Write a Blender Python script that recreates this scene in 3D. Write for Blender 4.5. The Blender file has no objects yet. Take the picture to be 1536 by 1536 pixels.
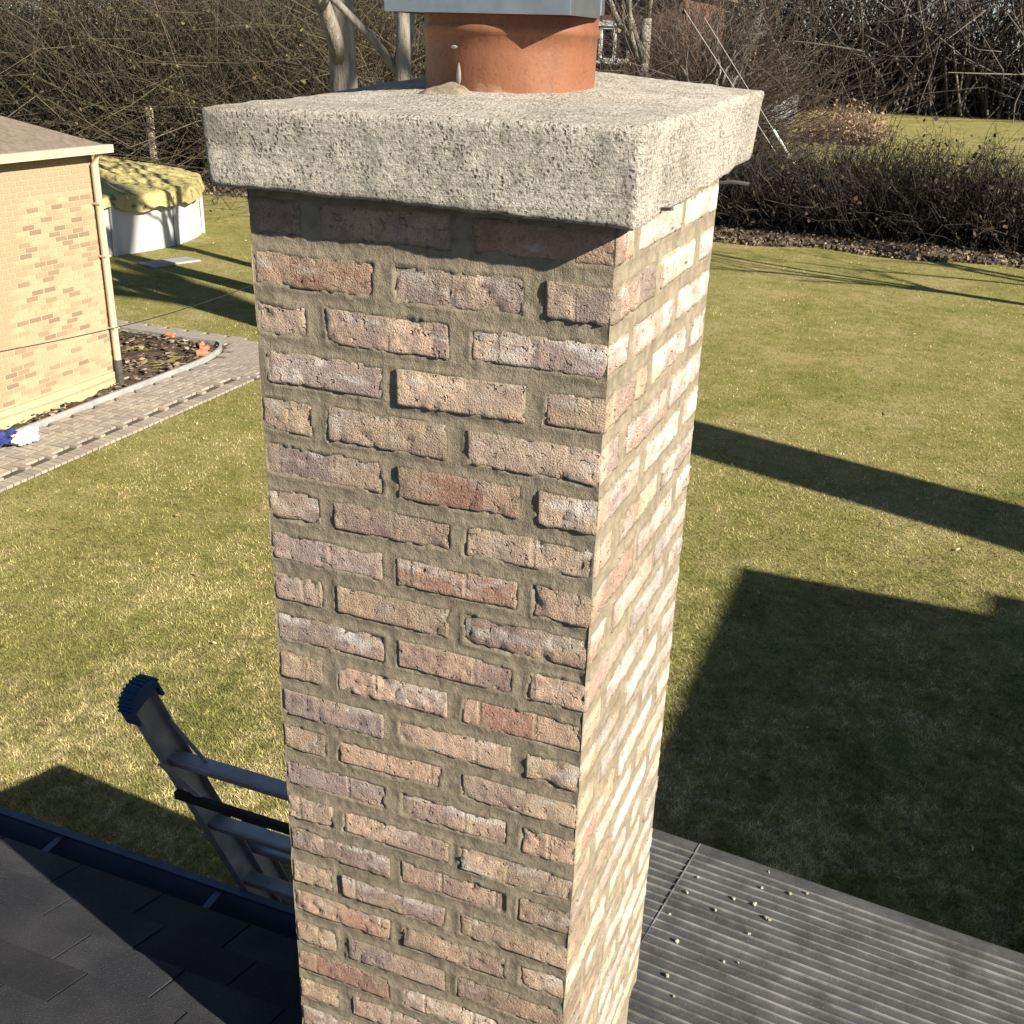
import bpy, math, random
import numpy as np
from mathutils import Matrix, Vector

rnd = random.Random(7)
S = bpy.context.scene
COL = S.collection
G = 4.45                       # height of the top brick course above the lawn
W, DEP, P = 0.575, 0.661, 0.0787   # chimney width, depth, course pitch

# ---------------------------------------------------------------- camera
def cam_axes(a, b, c):
    f = np.array([math.sin(a)*math.cos(b), math.cos(a)*math.cos(b), -math.sin(b)])
    r = np.array([math.cos(a), -math.sin(a), 0.0]); d = np.cross(f, r)
    return r*math.cos(c)+d*math.sin(c), -r*math.sin(c)+d*math.cos(c), f
CR, CD, CF = cam_axes(-0.3667, 0.4095, -0.0331)
CPOS = np.array([0.9763, -1.3956, 0.2416+G])
cam = bpy.data.cameras.new('camera'); cam.sensor_fit = 'HORIZONTAL'; cam.sensor_width = 36
cam.lens = 1604.0/1536*36; cam.clip_start = 0.05; cam.clip_end = 2000
co = bpy.data.objects.new('camera', cam); COL.objects.link(co)
co.matrix_world = Matrix(((CR[0], -CD[0], -CF[0], CPOS[0]), (CR[1], -CD[1], -CF[1], CPOS[1]),
                          (CR[2], -CD[2], -CF[2], CPOS[2]), (0, 0, 0, 1)))
S.camera = co
S.render.resolution_x = S.render.resolution_y = 1024

# ---------------------------------------------------------------- light
SUN_AZ, SUN_EL = math.radians(71), math.radians(28)      # light travels towards -x and a little +y
TRAVEL = Vector((-math.sin(SUN_AZ)*math.cos(SUN_EL), math.cos(SUN_AZ)*math.cos(SUN_EL), -math.sin(SUN_EL)))
sl = bpy.data.lights.new('sun', 'SUN'); sl.energy = 5.0; sl.angle = math.radians(0.5); sl.color = (1.0, 0.91, 0.76)
so = bpy.data.objects.new('sun', sl); COL.objects.link(so); so.location = (20, -8, 20)
so.rotation_euler = TRAVEL.to_track_quat('-Z', 'Y').to_euler()
world = bpy.data.worlds.new('World'); S.world = world; world.use_nodes = True
wn = world.node_tree
sky = wn.nodes.new('ShaderNodeTexSky'); sky.sky_type = 'NISHITA'; sky.sun_disc = False
sky.sun_elevation = SUN_EL; sky.air_density = 0.75; sky.dust_density = 0.3
sky.sun_rotation = math.atan2(-TRAVEL.x, -TRAVEL.y)
bg = wn.nodes['Background']; bg.inputs['Strength'].default_value = 0.05
wn.links.new(sky.outputs[0], bg.inputs['Color'])
S.view_settings.view_transform = 'Standard'; S.view_settings.look = 'None'
S.view_settings.exposure = 1.10; S.view_settings.gamma = 1.0
S.cycles.max_bounces = 6

# ---------------------------------------------------------------- numeric helpers
def hash3(i, j, k, seed):
    h = (i.astype(np.int64)*374761393 + j.astype(np.int64)*668265263 + k.astype(np.int64)*2147483647 + seed*1274126177) & 0xffffffff
    h = ((h ^ (h >> 13))*1274126177) & 0xffffffff
    return ((h ^ (h >> 16)) & 0xffff)/65535.0
def noise(p, scale, seed=0):
    p = np.asarray(p, float)*scale + 100.0
    i = np.floor(p).astype(np.int64); f = p-i; u = f*f*(3-2*f); out = 0
    for dx in (0, 1):
        for dy in (0, 1):
            for dz in (0, 1):
                w = (u[..., 0] if dx else 1-u[..., 0])*(u[..., 1] if dy else 1-u[..., 1])*(u[..., 2] if dz else 1-u[..., 2])
                out = out + w*hash3(i[..., 0]+dx, i[..., 1]+dy, i[..., 2]+dz, seed)
    return out*2-1
def fbm(p, scale, seed=0, o=3):
    return sum(noise(p, scale*2**k, seed+k)*0.5**k for k in range(o))

def make_mesh(name, v, f, smooth=False, attrs=None, colors=None):
    m = bpy.data.meshes.new(name)
    v = np.asarray(v, np.float32).reshape(-1, 3)
    if isinstance(f, np.ndarray):
        n = f.shape[1]; m.vertices.add(len(v)); m.vertices.foreach_set('co', v.ravel())
        m.loops.add(f.size); m.loops.foreach_set('vertex_index', f.astype(np.int32).ravel())
        m.polygons.add(len(f)); m.polygons.foreach_set('loop_start', np.arange(len(f), dtype=np.int32)*n)
        m.update(calc_edges=True)
    else:
        m.from_pydata([tuple(map(float, q)) for q in v], [], [tuple(q) for q in f])
    if smooth: m.polygons.foreach_set('use_smooth', np.ones(len(m.polygons), bool))
    for k, a in (attrs or {}).items():
        at = m.attributes.new(k, 'FLOAT', 'POINT'); at.data.foreach_set('value', np.asarray(a, np.float32))
    if colors is not None:
        at = m.attributes.new('tint', 'FLOAT_COLOR', 'POINT'); c = np.ones((len(v), 4), np.float32); c[:, :3] = colors
        at.data.foreach_set('color', c.ravel())
    return m
def obj(name, mesh, mat=None, parent=None, loc=None, rot=None, color=None, label=None, cat=None, group=None, kind=None):
    o = bpy.data.objects.new(name, mesh); COL.objects.link(o)
    if mat is not None and mesh is not None and not len(mesh.materials): mesh.materials.append(mat)
    if parent is not None: o.parent = parent
    if loc is not None: o.location = loc
    if rot is not None: o.rotation_euler = rot
    if color is not None: o.color = color
    if label: o['label'] = label
    if cat: o['category'] = cat
    if group: o['group'] = group
    if kind: o['kind'] = kind
    return o
def empty(name, loc, label, cat, group=None):
    return obj(name, None, loc=loc, label=label, cat=cat, group=group)

BOXF = [(0, 3, 2, 1), (4, 5, 6, 7), (0, 1, 5, 4), (1, 2, 6, 5), (2, 3, 7, 6), (3, 0, 4, 7)]
def box_vf(x0, x1, y0, y1, z0, z1):
    return [(x0, y0, z0), (x1, y0, z0), (x1, y1, z0), (x0, y1, z0), (x0, y0, z1), (x1, y0, z1), (x1, y1, z1), (x0, y1, z1)], BOXF
class MB:
    def __init__(s): s.v = []; s.f = []
    def add(s, v, f):
        n = len(s.v); s.v += [tuple(q) for q in v]; s.f += [tuple(i+n for i in q) for q in f]; return s
    def box(s, *a): return s.add(*box_vf(*a))
    def bar(s, a, b, w, h, up=(0, 0, 1)):
        a, b = Vector(a), Vector(b); d = (b-a).normalized(); u = Vector(up); x = d.cross(u).normalized(); y = x.cross(d)
        v = []
        for p in (a, b):
            for sx, sy in ((-1, -1), (1, -1), (1, 1), (-1, 1)): v.append(p+x*(sx*w/2)+y*(sy*h/2))
        return s.add(v, BOXF)
    def tube(s, pts, r, n=10, cap=True):
        pts = [Vector(p) for p in pts]; rr = r if isinstance(r, (list, tuple)) else [r]*len(pts); base = len(s.v)
        for i, p in enumerate(pts):
            d = (pts[min(i+1, len(pts)-1)]-pts[max(i-1, 0)]).normalized()
            x = d.cross(Vector((0.13, 0.31, 1) if abs(d.z) < .93 else (1, .2, 0))).normalized(); y = d.cross(x)
            for k in range(n):
                t = 2*math.pi*k/n; s.v.append(tuple(p+(x*math.cos(t)+y*math.sin(t))*rr[i]))
        for i in range(len(pts)-1):
            for k in range(n):
                a = base+i*n+k; b = base+i*n+(k+1) % n; s.f.append((a, b, b+n, a+n))
        if cap:
            s.f.append(tuple(base+k for k in range(n))[::-1]); s.f.append(tuple(base+(len(pts)-1)*n+k for k in range(n)))
        return s
    def prism(s, prof, a, b):          # prof: list of (u,w) -> points at x=a..b, y=u, z=w
        n = len(prof); v = [(a, u, w) for u, w in prof]+[(b, u, w) for u, w in prof]
        f = [(k, (k+1) % n, (k+1) % n+n, k+n) for k in range(n)]+[tuple(range(n))[::-1], tuple(range(n, 2*n))]
        return s.add(v, f)
    def mesh(s, name, smooth=False): return make_mesh(name, s.v, s.f, smooth)
    def build(s, name, mat, parent=None, smooth=False, **k): return obj(name, s.mesh(name, smooth), mat, parent, **k)
def bevel(o, w=0.004, n=2):
    b = o.modifiers.new('bevel', 'BEVEL'); b.width = w; b.segments = n; b.limit_method = 'ANGLE'; return o
def grid(nu, nv):
    i = np.arange(nu*nv).reshape(nu, nv)
    return np.stack([i[:-1, :-1], i[1:, :-1], i[1:, 1:], i[:-1, 1:]], -1).reshape(-1, 4)

# ---------------------------------------------------------------- materials
def lin(*c): return (c[0], c[1], c[2], 1.0)
class M:
    def __init__(s, name, color=(.5, .5, .5), rough=.85, metal=0.0, spec=0.3):
        s.m = bpy.data.materials.new(name); s.m.use_nodes = True; s.t = s.m.node_tree; s.b = s.t.nodes['Principled BSDF']
        s.b.inputs['Base Color'].default_value = lin(*color); s.b.inputs['Roughness'].default_value = rough
        s.b.inputs['Metallic'].default_value = metal; s.b.inputs['Specular IOR Level'].default_value = spec
        s._tc = None
    def n(s, typ, **k):
        q = s.t.nodes.new('ShaderNode'+typ)
        for a, b in k.items():
            if hasattr(q, a): setattr(q, a, b)
        return q
    def set(s, sock, val):
        if hasattr(val, 'is_output'): s.t.links.new(val, sock)
        elif isinstance(val, (tuple, list)) and len(val) == 3 and sock.type == 'RGBA': sock.default_value = lin(*val)
        else: sock.default_value = val
    def coord(s, which='Object', scale=(1, 1, 1), offset=None):
        tc = s.n('TexCoord'); out = tc.outputs[which]
        mp = s.n('Mapping'); s.t.links.new(out, mp.inputs[0]); mp.inputs['Scale'].default_value = scale
        if offset is not None: s.set(mp.inputs['Location'], offset)
        return mp.outputs[0]
    def world(s, scale=(1, 1, 1)):
        g = s.n('NewGeometry'); mp = s.n('Mapping'); s.t.links.new(g.outputs['Position'], mp.inputs[0]); mp.inputs['Scale'].default_value = scale
        return mp.outputs[0]
    def noise(s, vec, scale, detail=4, rough=.55, dist=0):
        q = s.n('TexNoise'); s.t.links.new(vec, q.inputs['Vector']); q.inputs['Scale'].default_value = scale
        q.inputs['Detail'].default_value = detail; q.inputs['Roughness'].default_value = rough; q.inputs['Distortion'].default_value = dist
        return q.outputs['Fac']
    def voro(s, vec, scale, feature='F1'):
        q = s.n('TexVoronoi'); q.feature = feature; s.t.links.new(vec, q.inputs['Vector']); q.inputs['Scale'].default_value = scale
        return q.outputs['Distance']
    def ramp(s, fac, stops, interp='LINEAR'):
        q = s.n('ValToRGB'); q.color_ramp.interpolation = interp; e = q.color_ramp.elements
        while len(e) < len(stops): e.new(.5)
        for el, (p, c) in zip(e, stops):
            el.position = p; el.color = lin(*c) if isinstance(c, tuple) else (c, c, c, 1)
        s.t.links.new(fac, q.inputs[0]); return q.outputs[0]
    def mix(s, fac, a, b, mode='MIX'):
        q = s.n('Mix'); q.data_type = 'RGBA'; q.blend_type = mode
        s.set(q.inputs[0], fac); s.set(q.inputs[6], a); s.set(q.inputs[7], b); return q.outputs[2]
    def math(s, op, a, b=0.0, clamp=False):
        q = s.n('Math'); q.operation = op; q.use_clamp = clamp; s.set(q.inputs[0], a); s.set(q.inputs[1], b); return q.outputs[0]
    def attr(s, name, out='Fac'):
        q = s.n('Attribute'); q.attribute_name = name; return q.outputs[out]
    def col(s, c): s.set(s.b.inputs['Base Color'], c); return s
    def rough(s, c): s.set(s.b.inputs['Roughness'], c); return s
    def bump(s, h, strength=.5, dist=.01, prev=None):
        q = s.n('Bump'); q.inputs['Strength'].default_value = strength; q.inputs['Distance'].default_value = dist
        s.t.links.new(h, q.inputs['Height'])
        if prev is not None: s.t.links.new(prev, q.inputs['Normal'])
        s.t.links.new(q.outputs[0], s.b.inputs['Normal']); return q.outputs[0]

def mat_brick():
    m = M('chimney_brick', rough=.93, spec=.12)
    oi = m.n('ObjectInfo'); off = m.n('CombineXYZ')
    r = m.math('MULTIPLY', oi.outputs['Random'], 37.0)
    for k in range(3): m.t.links.new(r, off.inputs[k])
    c = m.coord('Object', offset=off.outputs[0])
    base = oi.outputs['Color']
    big = m.noise(c, 13, 3); mid = m.noise(c, 60, 4); fine = m.noise(c, 380, 3, .72); wide = m.noise(c, 5, 2)
    # stacking bands: the brick changes colour in upright steps along its length
    sp = m.n('SeparateXYZ'); m.t.links.new(c, sp.inputs[0]); u = m.math('ADD', m.math('ADD', sp.outputs[0], sp.outputs[1]), m.math('MULTIPLY', mid, .004))
    def v1(feature, out):
        q = m.n('TexVoronoi'); q.voronoi_dimensions = '1D'; q.feature = feature; m.t.links.new(u, q.inputs['W']); q.inputs['Scale'].default_value = 10.0; return q.outputs[out]
    cell = m.n('SeparateColor'); m.t.links.new(v1('F1', 'Color'), cell.inputs[0]); edge1 = v1('DISTANCE_TO_EDGE', 'Distance')
    base = m.mix(1.0, base, (1.55, 1.52, 1.50), 'MULTIPLY'); tan = m.mix(.64, base, (.80, .61, .44)); mauve = m.mix(.64, base, (.33, .265, .245))
    k = m.mix(m.ramp(cell.outputs[0], [(.30, 0.0), (.34, .75)]), base, tan)
    k = m.mix(m.ramp(cell.outputs[1], [(.56, 0.0), (.60, .85)]), k, mauve)
    seam = m.math('MULTIPLY', m.ramp(edge1, [(.015, 1.0), (.05, 0.0)]), m.ramp(wide, [(.47, 0.0), (.53, 1.0)]))
    k = m.mix(m.math('MULTIPLY', seam, .6), k, (.50, .40, .30))
    k = m.mix(m.ramp(big, [(.45, 0.0), (.60, .7)]), k, tan); k = m.mix(m.ramp(wide, [(.36, .6), (.48, 0.0)]), k, mauve)
    k = m.mix(m.ramp(mid, [(.30, .5), (.48, 0.0)]), k, m.mix(.6, base, (.15, .115, .10)))
    k = m.mix(m.ramp(fine, [(.32, .55), (.50, 0.0), (.60, 0.0), (.74, .5)]), k, m.mix(m.ramp(fine, [(.49, 0.0), (.51, 1.0)]), (.15, .11, .09), (.80, .67, .53)))
    # lime bloom, mostly towards the upper bed
    sc = m.coord('Object', scale=(1, 1, 2.6), offset=off.outputs[0])
    bl = m.noise(sc, 15, 4, .6)
    oz = m.n('SeparateXYZ'); m.t.links.new(m.n('TexCoord').outputs['Object'], oz.inputs[0])
    am = m.math('ADD', m.math('MULTIPLY', oi.outputs['Alpha'], .42), m.math('MULTIPLY', oz.outputs[2], 3.2))
    blm = m.ramp(m.math('ADD', m.math('ADD', bl, am), m.math('MULTIPLY', fine, .12)), [(.74, 0.0), (.96, .8)])
    k = m.mix(blm, k, (.74, .70, .65))
    e = m.attr('edge')
    en = m.math('SUBTRACT', m.math('ADD', m.math('MULTIPLY', mid, .018), m.math('MULTIPLY', big, .014)), e)
    k = m.mix(m.ramp(en, [(.0075, 0.0), (.014, .8)]), k, (.31, .262, .185))
    m.col(k)
    pit = m.ramp(m.noise(c, 80, 2, .5), [(.30, 0.0), (.37, 1.0)])
    grit = m.math('MULTIPLY', m.ramp(big, [(.40, .55), (.60, 1.0)]), m.ramp(m.math('FRACT', m.math('MULTIPLY', oi.outputs['Random'], 7.31)), [(.35, .45), (.55, 1.0)]))
    h = m.math('ADD', m.math('MULTIPLY', pit, .8), m.math('ADD', m.math('MULTIPLY', fine, grit), m.math('MULTIPLY', mid, .4)))
    grit2 = m.noise(c, 190, 3, .7)
    h = m.math('ADD', h, m.math('MULTIPLY', grit2, grit)); h = m.math('SUBTRACT', h, m.math('MULTIPLY', seam, .25))
    m.bump(h, 1.0, .0070); return m.m
def mat_mortar():
    m = M('mortar', rough=.95, spec=.1); c = m.world()
    a = m.noise(c, 9, 3); b = m.noise(c, 55, 4); f = m.noise(c, 420, 3, .7)
    k = m.mix(m.ramp(a, [(.35, 0.0), (.65, 1.0)]), (.235, .198, .142), (.295, .248, .180))
    k = m.mix(m.ramp(b, [(.34, .5), (.5, 0.0), (.64, .4)]), k, m.mix(m.ramp(b, [(.49, 0.0), (.51, 1.0)]), (.17, .145, .11), (.38, .33, .255)))
    m.col(k)
    st = m.noise(m.world((1, 1, 1)), 150, 3, .6); tr = m.noise(m.world((12, 12, 120)), 2.0, 2)
    m.bump(m.math('ADD', m.math('ADD', f, m.math('MULTIPLY', st, .9)), m.math('MULTIPLY', b, .8)), .55, .004); return m.m
def mat_crown():
    m = M('crown_concrete', rough=.96, spec=.1); c = m.world()
    a = m.noise(c, 6, 3); lines = m.noise(m.world((4, 4, 170)), 2.2, 3, .6, .3); dirt = m.noise(m.world((1, 1, 1.6)), 4.3, 5, .62); b = m.noise(c, 40, 5, .7); f = m.noise(c, 190, 4, .8); stroke = m.noise(m.world((2.5, 2.5, 34)), 7, 4, .6, .8)
    vo = m.voro(c, 150); pitm = m.noise(c, 22, 3, .6)
    k = m.mix(m.ramp(a, [(.36, 0.0), (.64, 1.0)]), (.58, .53, .445), (.73, .67, .57))
    k = m.mix(m.ramp(b, [(.34, .65), (.48, 0.0)]), k, (.36, .335, .30))
    k = m.mix(m.ramp(stroke, [(.34, .45), (.46, 0.0)]), k, (.42, .39, .35))
    k = m.mix(m.ramp(f, [(.38, .85), (.47, 0.0), (.56, 0.0), (.66, .8)]), k, m.mix(m.ramp(f, [(.49, 0.0), (.51, 1.0)]), (.13, .12, .11), (.88, .85, .79)))
    k = m.mix(m.ramp(lines, [(.36, .5), (.44, 0.0)]), k, (.36, .33, .285))
    k = m.mix(m.ramp(dirt, [(.52, 0.0), (.66, .62)]), k, (.27, .235, .19))
    pit = m.math('MULTIPLY', m.ramp(vo, [(.22, 1.0), (.40, 0.0)]), m.ramp(pitm, [(.44, 0.0), (.58, 1.0)]))
    k = m.mix(m.math('MULTIPLY', pit, .55), k, (.10, .092, .082)); m.col(k)
    h = m.math('ADD', m.math('MULTIPLY', f, 1.3), m.math('ADD', m.math('MULTIPLY', stroke, .3), m.math('MULTIPLY', b, 1.3)))
    h = m.math('ADD', h, m.math('MULTIPLY', lines, .28)); m.bump(m.math('SUBTRACT', h, m.math('MULTIPLY', pit, .6)), 1.0, .0065); return m.m
def mat_clay():
    m = M('flue_clay', rough=.5, spec=.35); c = m.coord('Object')
    a = m.noise(c, 12, 3); f = m.noise(c, 160, 3, .7)
    k = m.mix(m.ramp(a, [(.3, 0.0), (.7, 1.0)]), (.195, .076, .038), (.25, .105, .056))
    k = m.mix(m.ramp(f, [(.32, .6), (.45, 0.0)]), k, (.11, .045, .026)); k = m.mix(m.ramp(m.noise(m.coord('Object', scale=(1, 1, .25)), 16, 4, .65), [(.52, 0.0), (.72, .6)]), k, (.12, .055, .035))
    wash = m.noise(c, 22, 4, .7)
    hz = m.n('SeparateXYZ'); m.t.links.new(m.n('TexCoord').outputs['Object'], hz.inputs[0])
    low = m.ramp(m.math('SUBTRACT', m.math('MULTIPLY', wash, .12), hz.outputs['Z']), [(.034, 0.0), (.06, .5)])
    k = m.mix(low, k, (.55, .45, .38))
    m.col(k); m.rough(m.ramp(f, [(.3, .62), (.7, .42)])); m.bump(m.math('ADD', f, m.math('MULTIPLY', a, 2)), .35, .002); return m.m
def mat_simple(name, c1, c2, scale, rough=.85, metal=0, spec=.3, bump=.0, bscale=None, coord='Object', stretch=(1, 1, 1), dist=.01):
    m = M(name, c1, rough, metal, spec); c = m.world(stretch) if coord == 'World' else m.coord(coord, scale=stretch)
    n = m.noise(c, scale, 5, .6); m.col(m.mix(m.ramp(n, [(.34, 0.0), (.66, 1.0)]), c1, c2))
    if bump: m.bump(m.noise(c, bscale or scale*4, 4, .65), bump, dist)
    return m.m
def mat_lawn():
    m = M('lawn', rough=1, spec=.05); c = m.world((1, 1, 0))
    a = m.noise(c, .55, 4, .6); b = m.noise(c, 3.2, 4, .6); f = m.noise(c, 26, 3, .7); g = m.noise(c, 90, 2, .7)
    s = m.math('ADD', m.math('ADD', m.math('MULTIPLY', a, .45), m.math('MULTIPLY', b, .35)), m.math('MULTIPLY', f, .30))
    k = m.ramp(s, [(.42, (.17, .18, .045)), (.54, (.27, .25, .085)), (.66, (.40, .33, .16))])
    k = m.mix(m.ramp(g, [(.32, .7), (.5, 0.0)]), k, (.10, .10, .035))
    m.col(k); m.bump(m.math('ADD', g, f), .6, .03); return m.m
def mat_blades():
    m = M('grass_blades', rough=.8, spec=.15); m.col(m.attr('tint', 'Color'))
    return m.m
def mat_tint(name, rough=.9, spec=.1):
    m = M(name, rough=rough, spec=spec); m.col(m.attr('tint', 'Color')); return m.m
def mat_objcol(name, amount=.35, scale=40, rough=.9, dark=(.2, .16, .12), bump=.4):
    m = M(name, rough=rough, spec=.12); oi = m.n('ObjectInfo'); c = m.world()
    n = m.noise(c, scale, 4, .65)
    m.col(m.mix(m.ramp(n, [(.3, amount), (.55, 0.0)]), oi.outputs['Color'], dark)); m.bump(n, bump, .006); return m.m
def mat_pool():
    m = M('pool_wall', rough=.5, spec=.4); c = m.world((1, 1, .12))
    n = m.noise(c, 3.0, 4, .6); w = m.noise(m.world(), 2.2, 5, .65)
    k = m.mix(m.ramp(n, [(.35, 0.0), (.7, .5)]), (.46, .47, .475), (.36, .38, .40))
    k = m.mix(m.ramp(w, [(.62, 0.0), (.70, .5)]), k, (.30, .29, .26)); m.col(k); return m.m
def mat_tarp():
    m = M('pool_tarp', rough=.55, spec=.3); c = m.world(); n = m.noise(c, 1.4, 5, .6); st = m.noise(c, 5, 3, .6)
    k = m.mix(m.ramp(n, [(.40, 0.0), (.60, 1.0)]), (.42, .365, .15), (.30, .26, .11))
    k = m.mix(m.ramp(st, [(.54, 0.0), (.66, .85)]), k, (.055, .05, .04)); m.col(k); m.bump(m.math('ADD', n, st), .6, .12); return m.m  # dark blotches scattered over the cloth by noise
def mat_awning():
    m = M('awning_metal', rough=.5, metal=.35, spec=.4); c = m.world()
    n = m.noise(c, 9, 5, .65); f = m.noise(c, 130, 3, .7)
    k = m.mix(m.ramp(n, [(.36, 0.0), (.62, 1.0)]), (.085, .085, .082), (.135, .135, .13))
    k = m.mix(m.ramp(f, [(.60, 0.0), (.70, .6)]), k, (.34, .34, .33)); m.col(k)
    m.rough(m.ramp(n, [(.3, .42), (.7, .65)])); m.bump(f, .15, .002); return m.m
def mat_shingle():
    m = M('roof_shingle', rough=.95, spec=.1); c = m.world(); oi = m.n('ObjectInfo'); f = m.noise(c, 210, 2, .85); n = m.noise(c, 5, 3)
    k = m.mix(m.ramp(n, [(.35, 0.0), (.65, 1.0)]), (.030, .032, .038), (.05, .05, .055))
    k = m.mix(m.ramp(f, [(.60, 0.0), (.72, .7)]), k, (.12, .12, .125)); k = m.mix(1.0, k, m.ramp(oi.outputs['Random'], [(0.0, .78), (1.0, 1.22)]), 'MULTIPLY'); m.col(k); m.bump(f, .8, .004); return m.m
def mat_soil():
    m = M('soil', rough=1, spec=.05); c = m.world(); n = m.noise(c, 5, 5, .7); f = m.noise(c, 38, 4, .75)
    k = m.mix(m.ramp(n, [(.36, 0.0), (.62, 1.0)]), (.075, .055, .04), (.15, .115, .08))
    k = m.mix(m.ramp(f, [(.58, 0.0), (.72, .8)]), k, (.30, .24, .18)); m.col(k); m.bump(m.math('ADD', n, f), 1, .06); return m.m
def mat_glass():
    m = M('window_glass', (.012, .014, .018), .08, 0, .6); return m.m

BRICK, MORTAR, CROWN, CLAY = mat_brick(), mat_mortar(), mat_crown(), mat_clay()
STEEL = mat_simple('stainless_steel', (.50, .52, .56), (.62, .64, .68), 30, .28, .95, .5)
LAWN, BLADES = mat_lawn(), mat_blades()
SOIL, AWNING, SHINGLE, TARP, POOL, GLASS = mat_soil(), mat_awning(), mat_shingle(), mat_tarp(), mat_pool(), mat_glass()
PAVER = mat_objcol('concrete_paver', .5, 30, dark=(.17, .15, .13)); NBRICK = mat_objcol('neighbour_brick', .35, 25, dark=(.26, .2, .14), bump=.2)
JOINTSAND = mat_simple('joint_sand', (.06, .052, .042), (.10, .088, .07), 12)
NMORTAR = mat_simple('pale_mortar', (.37, .30, .19), (.43, .35, .225), 3, .95, coord='World', bump=.3, bscale=60)
CREAM = mat_simple('cream_paint', (.46, .39, .265), (.53, .45, .31), 4, .6, coord='World')
FOUND = mat_simple('foundation_paint', (.40, .34, .205), (.47, .40, .25), 2.5, .85, coord='World', bump=.3, bscale=40)
DARKPL = mat_simple('dark_plastic', (.05, .05, .05), (.08, .078, .075), 10, .6)
ALU = mat_simple('ladder_alloy', (.30, .305, .31), (.42, .425, .43), 16, .5, .55, .4, bump=.1, bscale=90)
BLUEPL = mat_simple('blue_plastic', (.012, .05, .115), (.02, .075, .16), 25, .5)
BLACKPL = mat_simple('black_rubber', (.012, .012, .014), (.02, .02, .022), 30, .6)
GUTTER = mat_simple('sky_tinted_gutter', (.07, .095, .13), (.10, .13, .17), 7, .35, .35, .5)  # bluish and lightened: sky reflection on the metal put into the base colour
SPLASH = mat_simple('lime_splash', (.46, .41, .37), (.58, .53, .48), 60, .9)
RIBM = mat_simple('glint_worn_metal', (.17, .17, .165), (.50, .50, .485), 9, .5, .4, .5, coord='World')  # worn edges, lightened further: the ribs' sunlit glint is put into the colour
BARK = mat_simple('bark', (.17, .15, .125), (.32, .29, .25), 9, .95, stretch=(1, 1, .3), bump=1, bscale=22, coord='World', dist=.04)
TWIG = mat_tint('twigs'); LEAF = mat_tint('dead_leaves')
REDBR = mat_simple('red_brick_wall', (.10, .055, .045), (.17, .10, .08), 7, .9, coord='World', stretch=(1, 1, 3))
WHITE = mat_simple('white_paint', (.70, .70, .68), (.78, .78, .76), 5, .6)
GREYFEN = mat_simple('weathered_fence', (.16, .175, .20), (.30, .315, .34), 1.2, .8, coord='World')
TERRA = mat_simple('terracotta_brick', (.36, .13, .065), (.50, .24, .14), 14, .9, coord='World', bump=.5)
SLAB = mat_simple('stone_slab', (.26, .255, .25), (.36, .355, .345), 6, .9, coord='World', bump=.4)
BAG = mat_simple('white_plastic_bag', (.72, .76, .78), (.82, .85, .86), 6, .35)
BLUECL = mat_simple('blue_cloth', (.02, .035, .14), (.035, .055, .22), 8, .8)
TANROOF = mat_simple('neighbour_shingle', (.15, .12, .095), (.22, .18, .14), 14, .95, coord='World', bump=.6)
ASPH = mat_simple('flat_roof', (.08, .08, .08), (.12, .12, .12), 4, .95)

# ---------------------------------------------------------------- ground
def pt(x, y, z=0.0): return Vector((x, y, z))
ground = obj('lawn', make_mesh('lawn', [(-900, -300, 0), (900, -300, 0), (900, 1200, 0), (-900, 1200, 0)], [(0, 1, 2, 3)]), LAWN, kind='structure')

# paver path geometry (runs beside the neighbour's house and turns behind it)
CX, CY = -9.9, 11.6
def path_side(x, y):
    """<0 inside inner edge (bed), 0..1 on the path, >1 lawn"""
    x = np.asarray(x, float); y = np.asarray(y, float)
    inn = np.where(y < CY, (x-CX)/.5, np.where(x < CX, (y-CY)/1.4, np.hypot((x-CX)/.5, (y-CY)/1.4)))
    out = np.where(y < CY, (x-CX)/1.7, np.where(x < CX, (y-CY)/2.05, np.hypot((x-CX)/1.7, (y-CY)/2.0)))
    return inn, out
def in_path(x, y):
    i, o = path_side(x, y); return (i > 1) & (o < 1)
def in_outer(x, y):
    i, o = path_side(x, y); return (o < 1.0)

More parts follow.
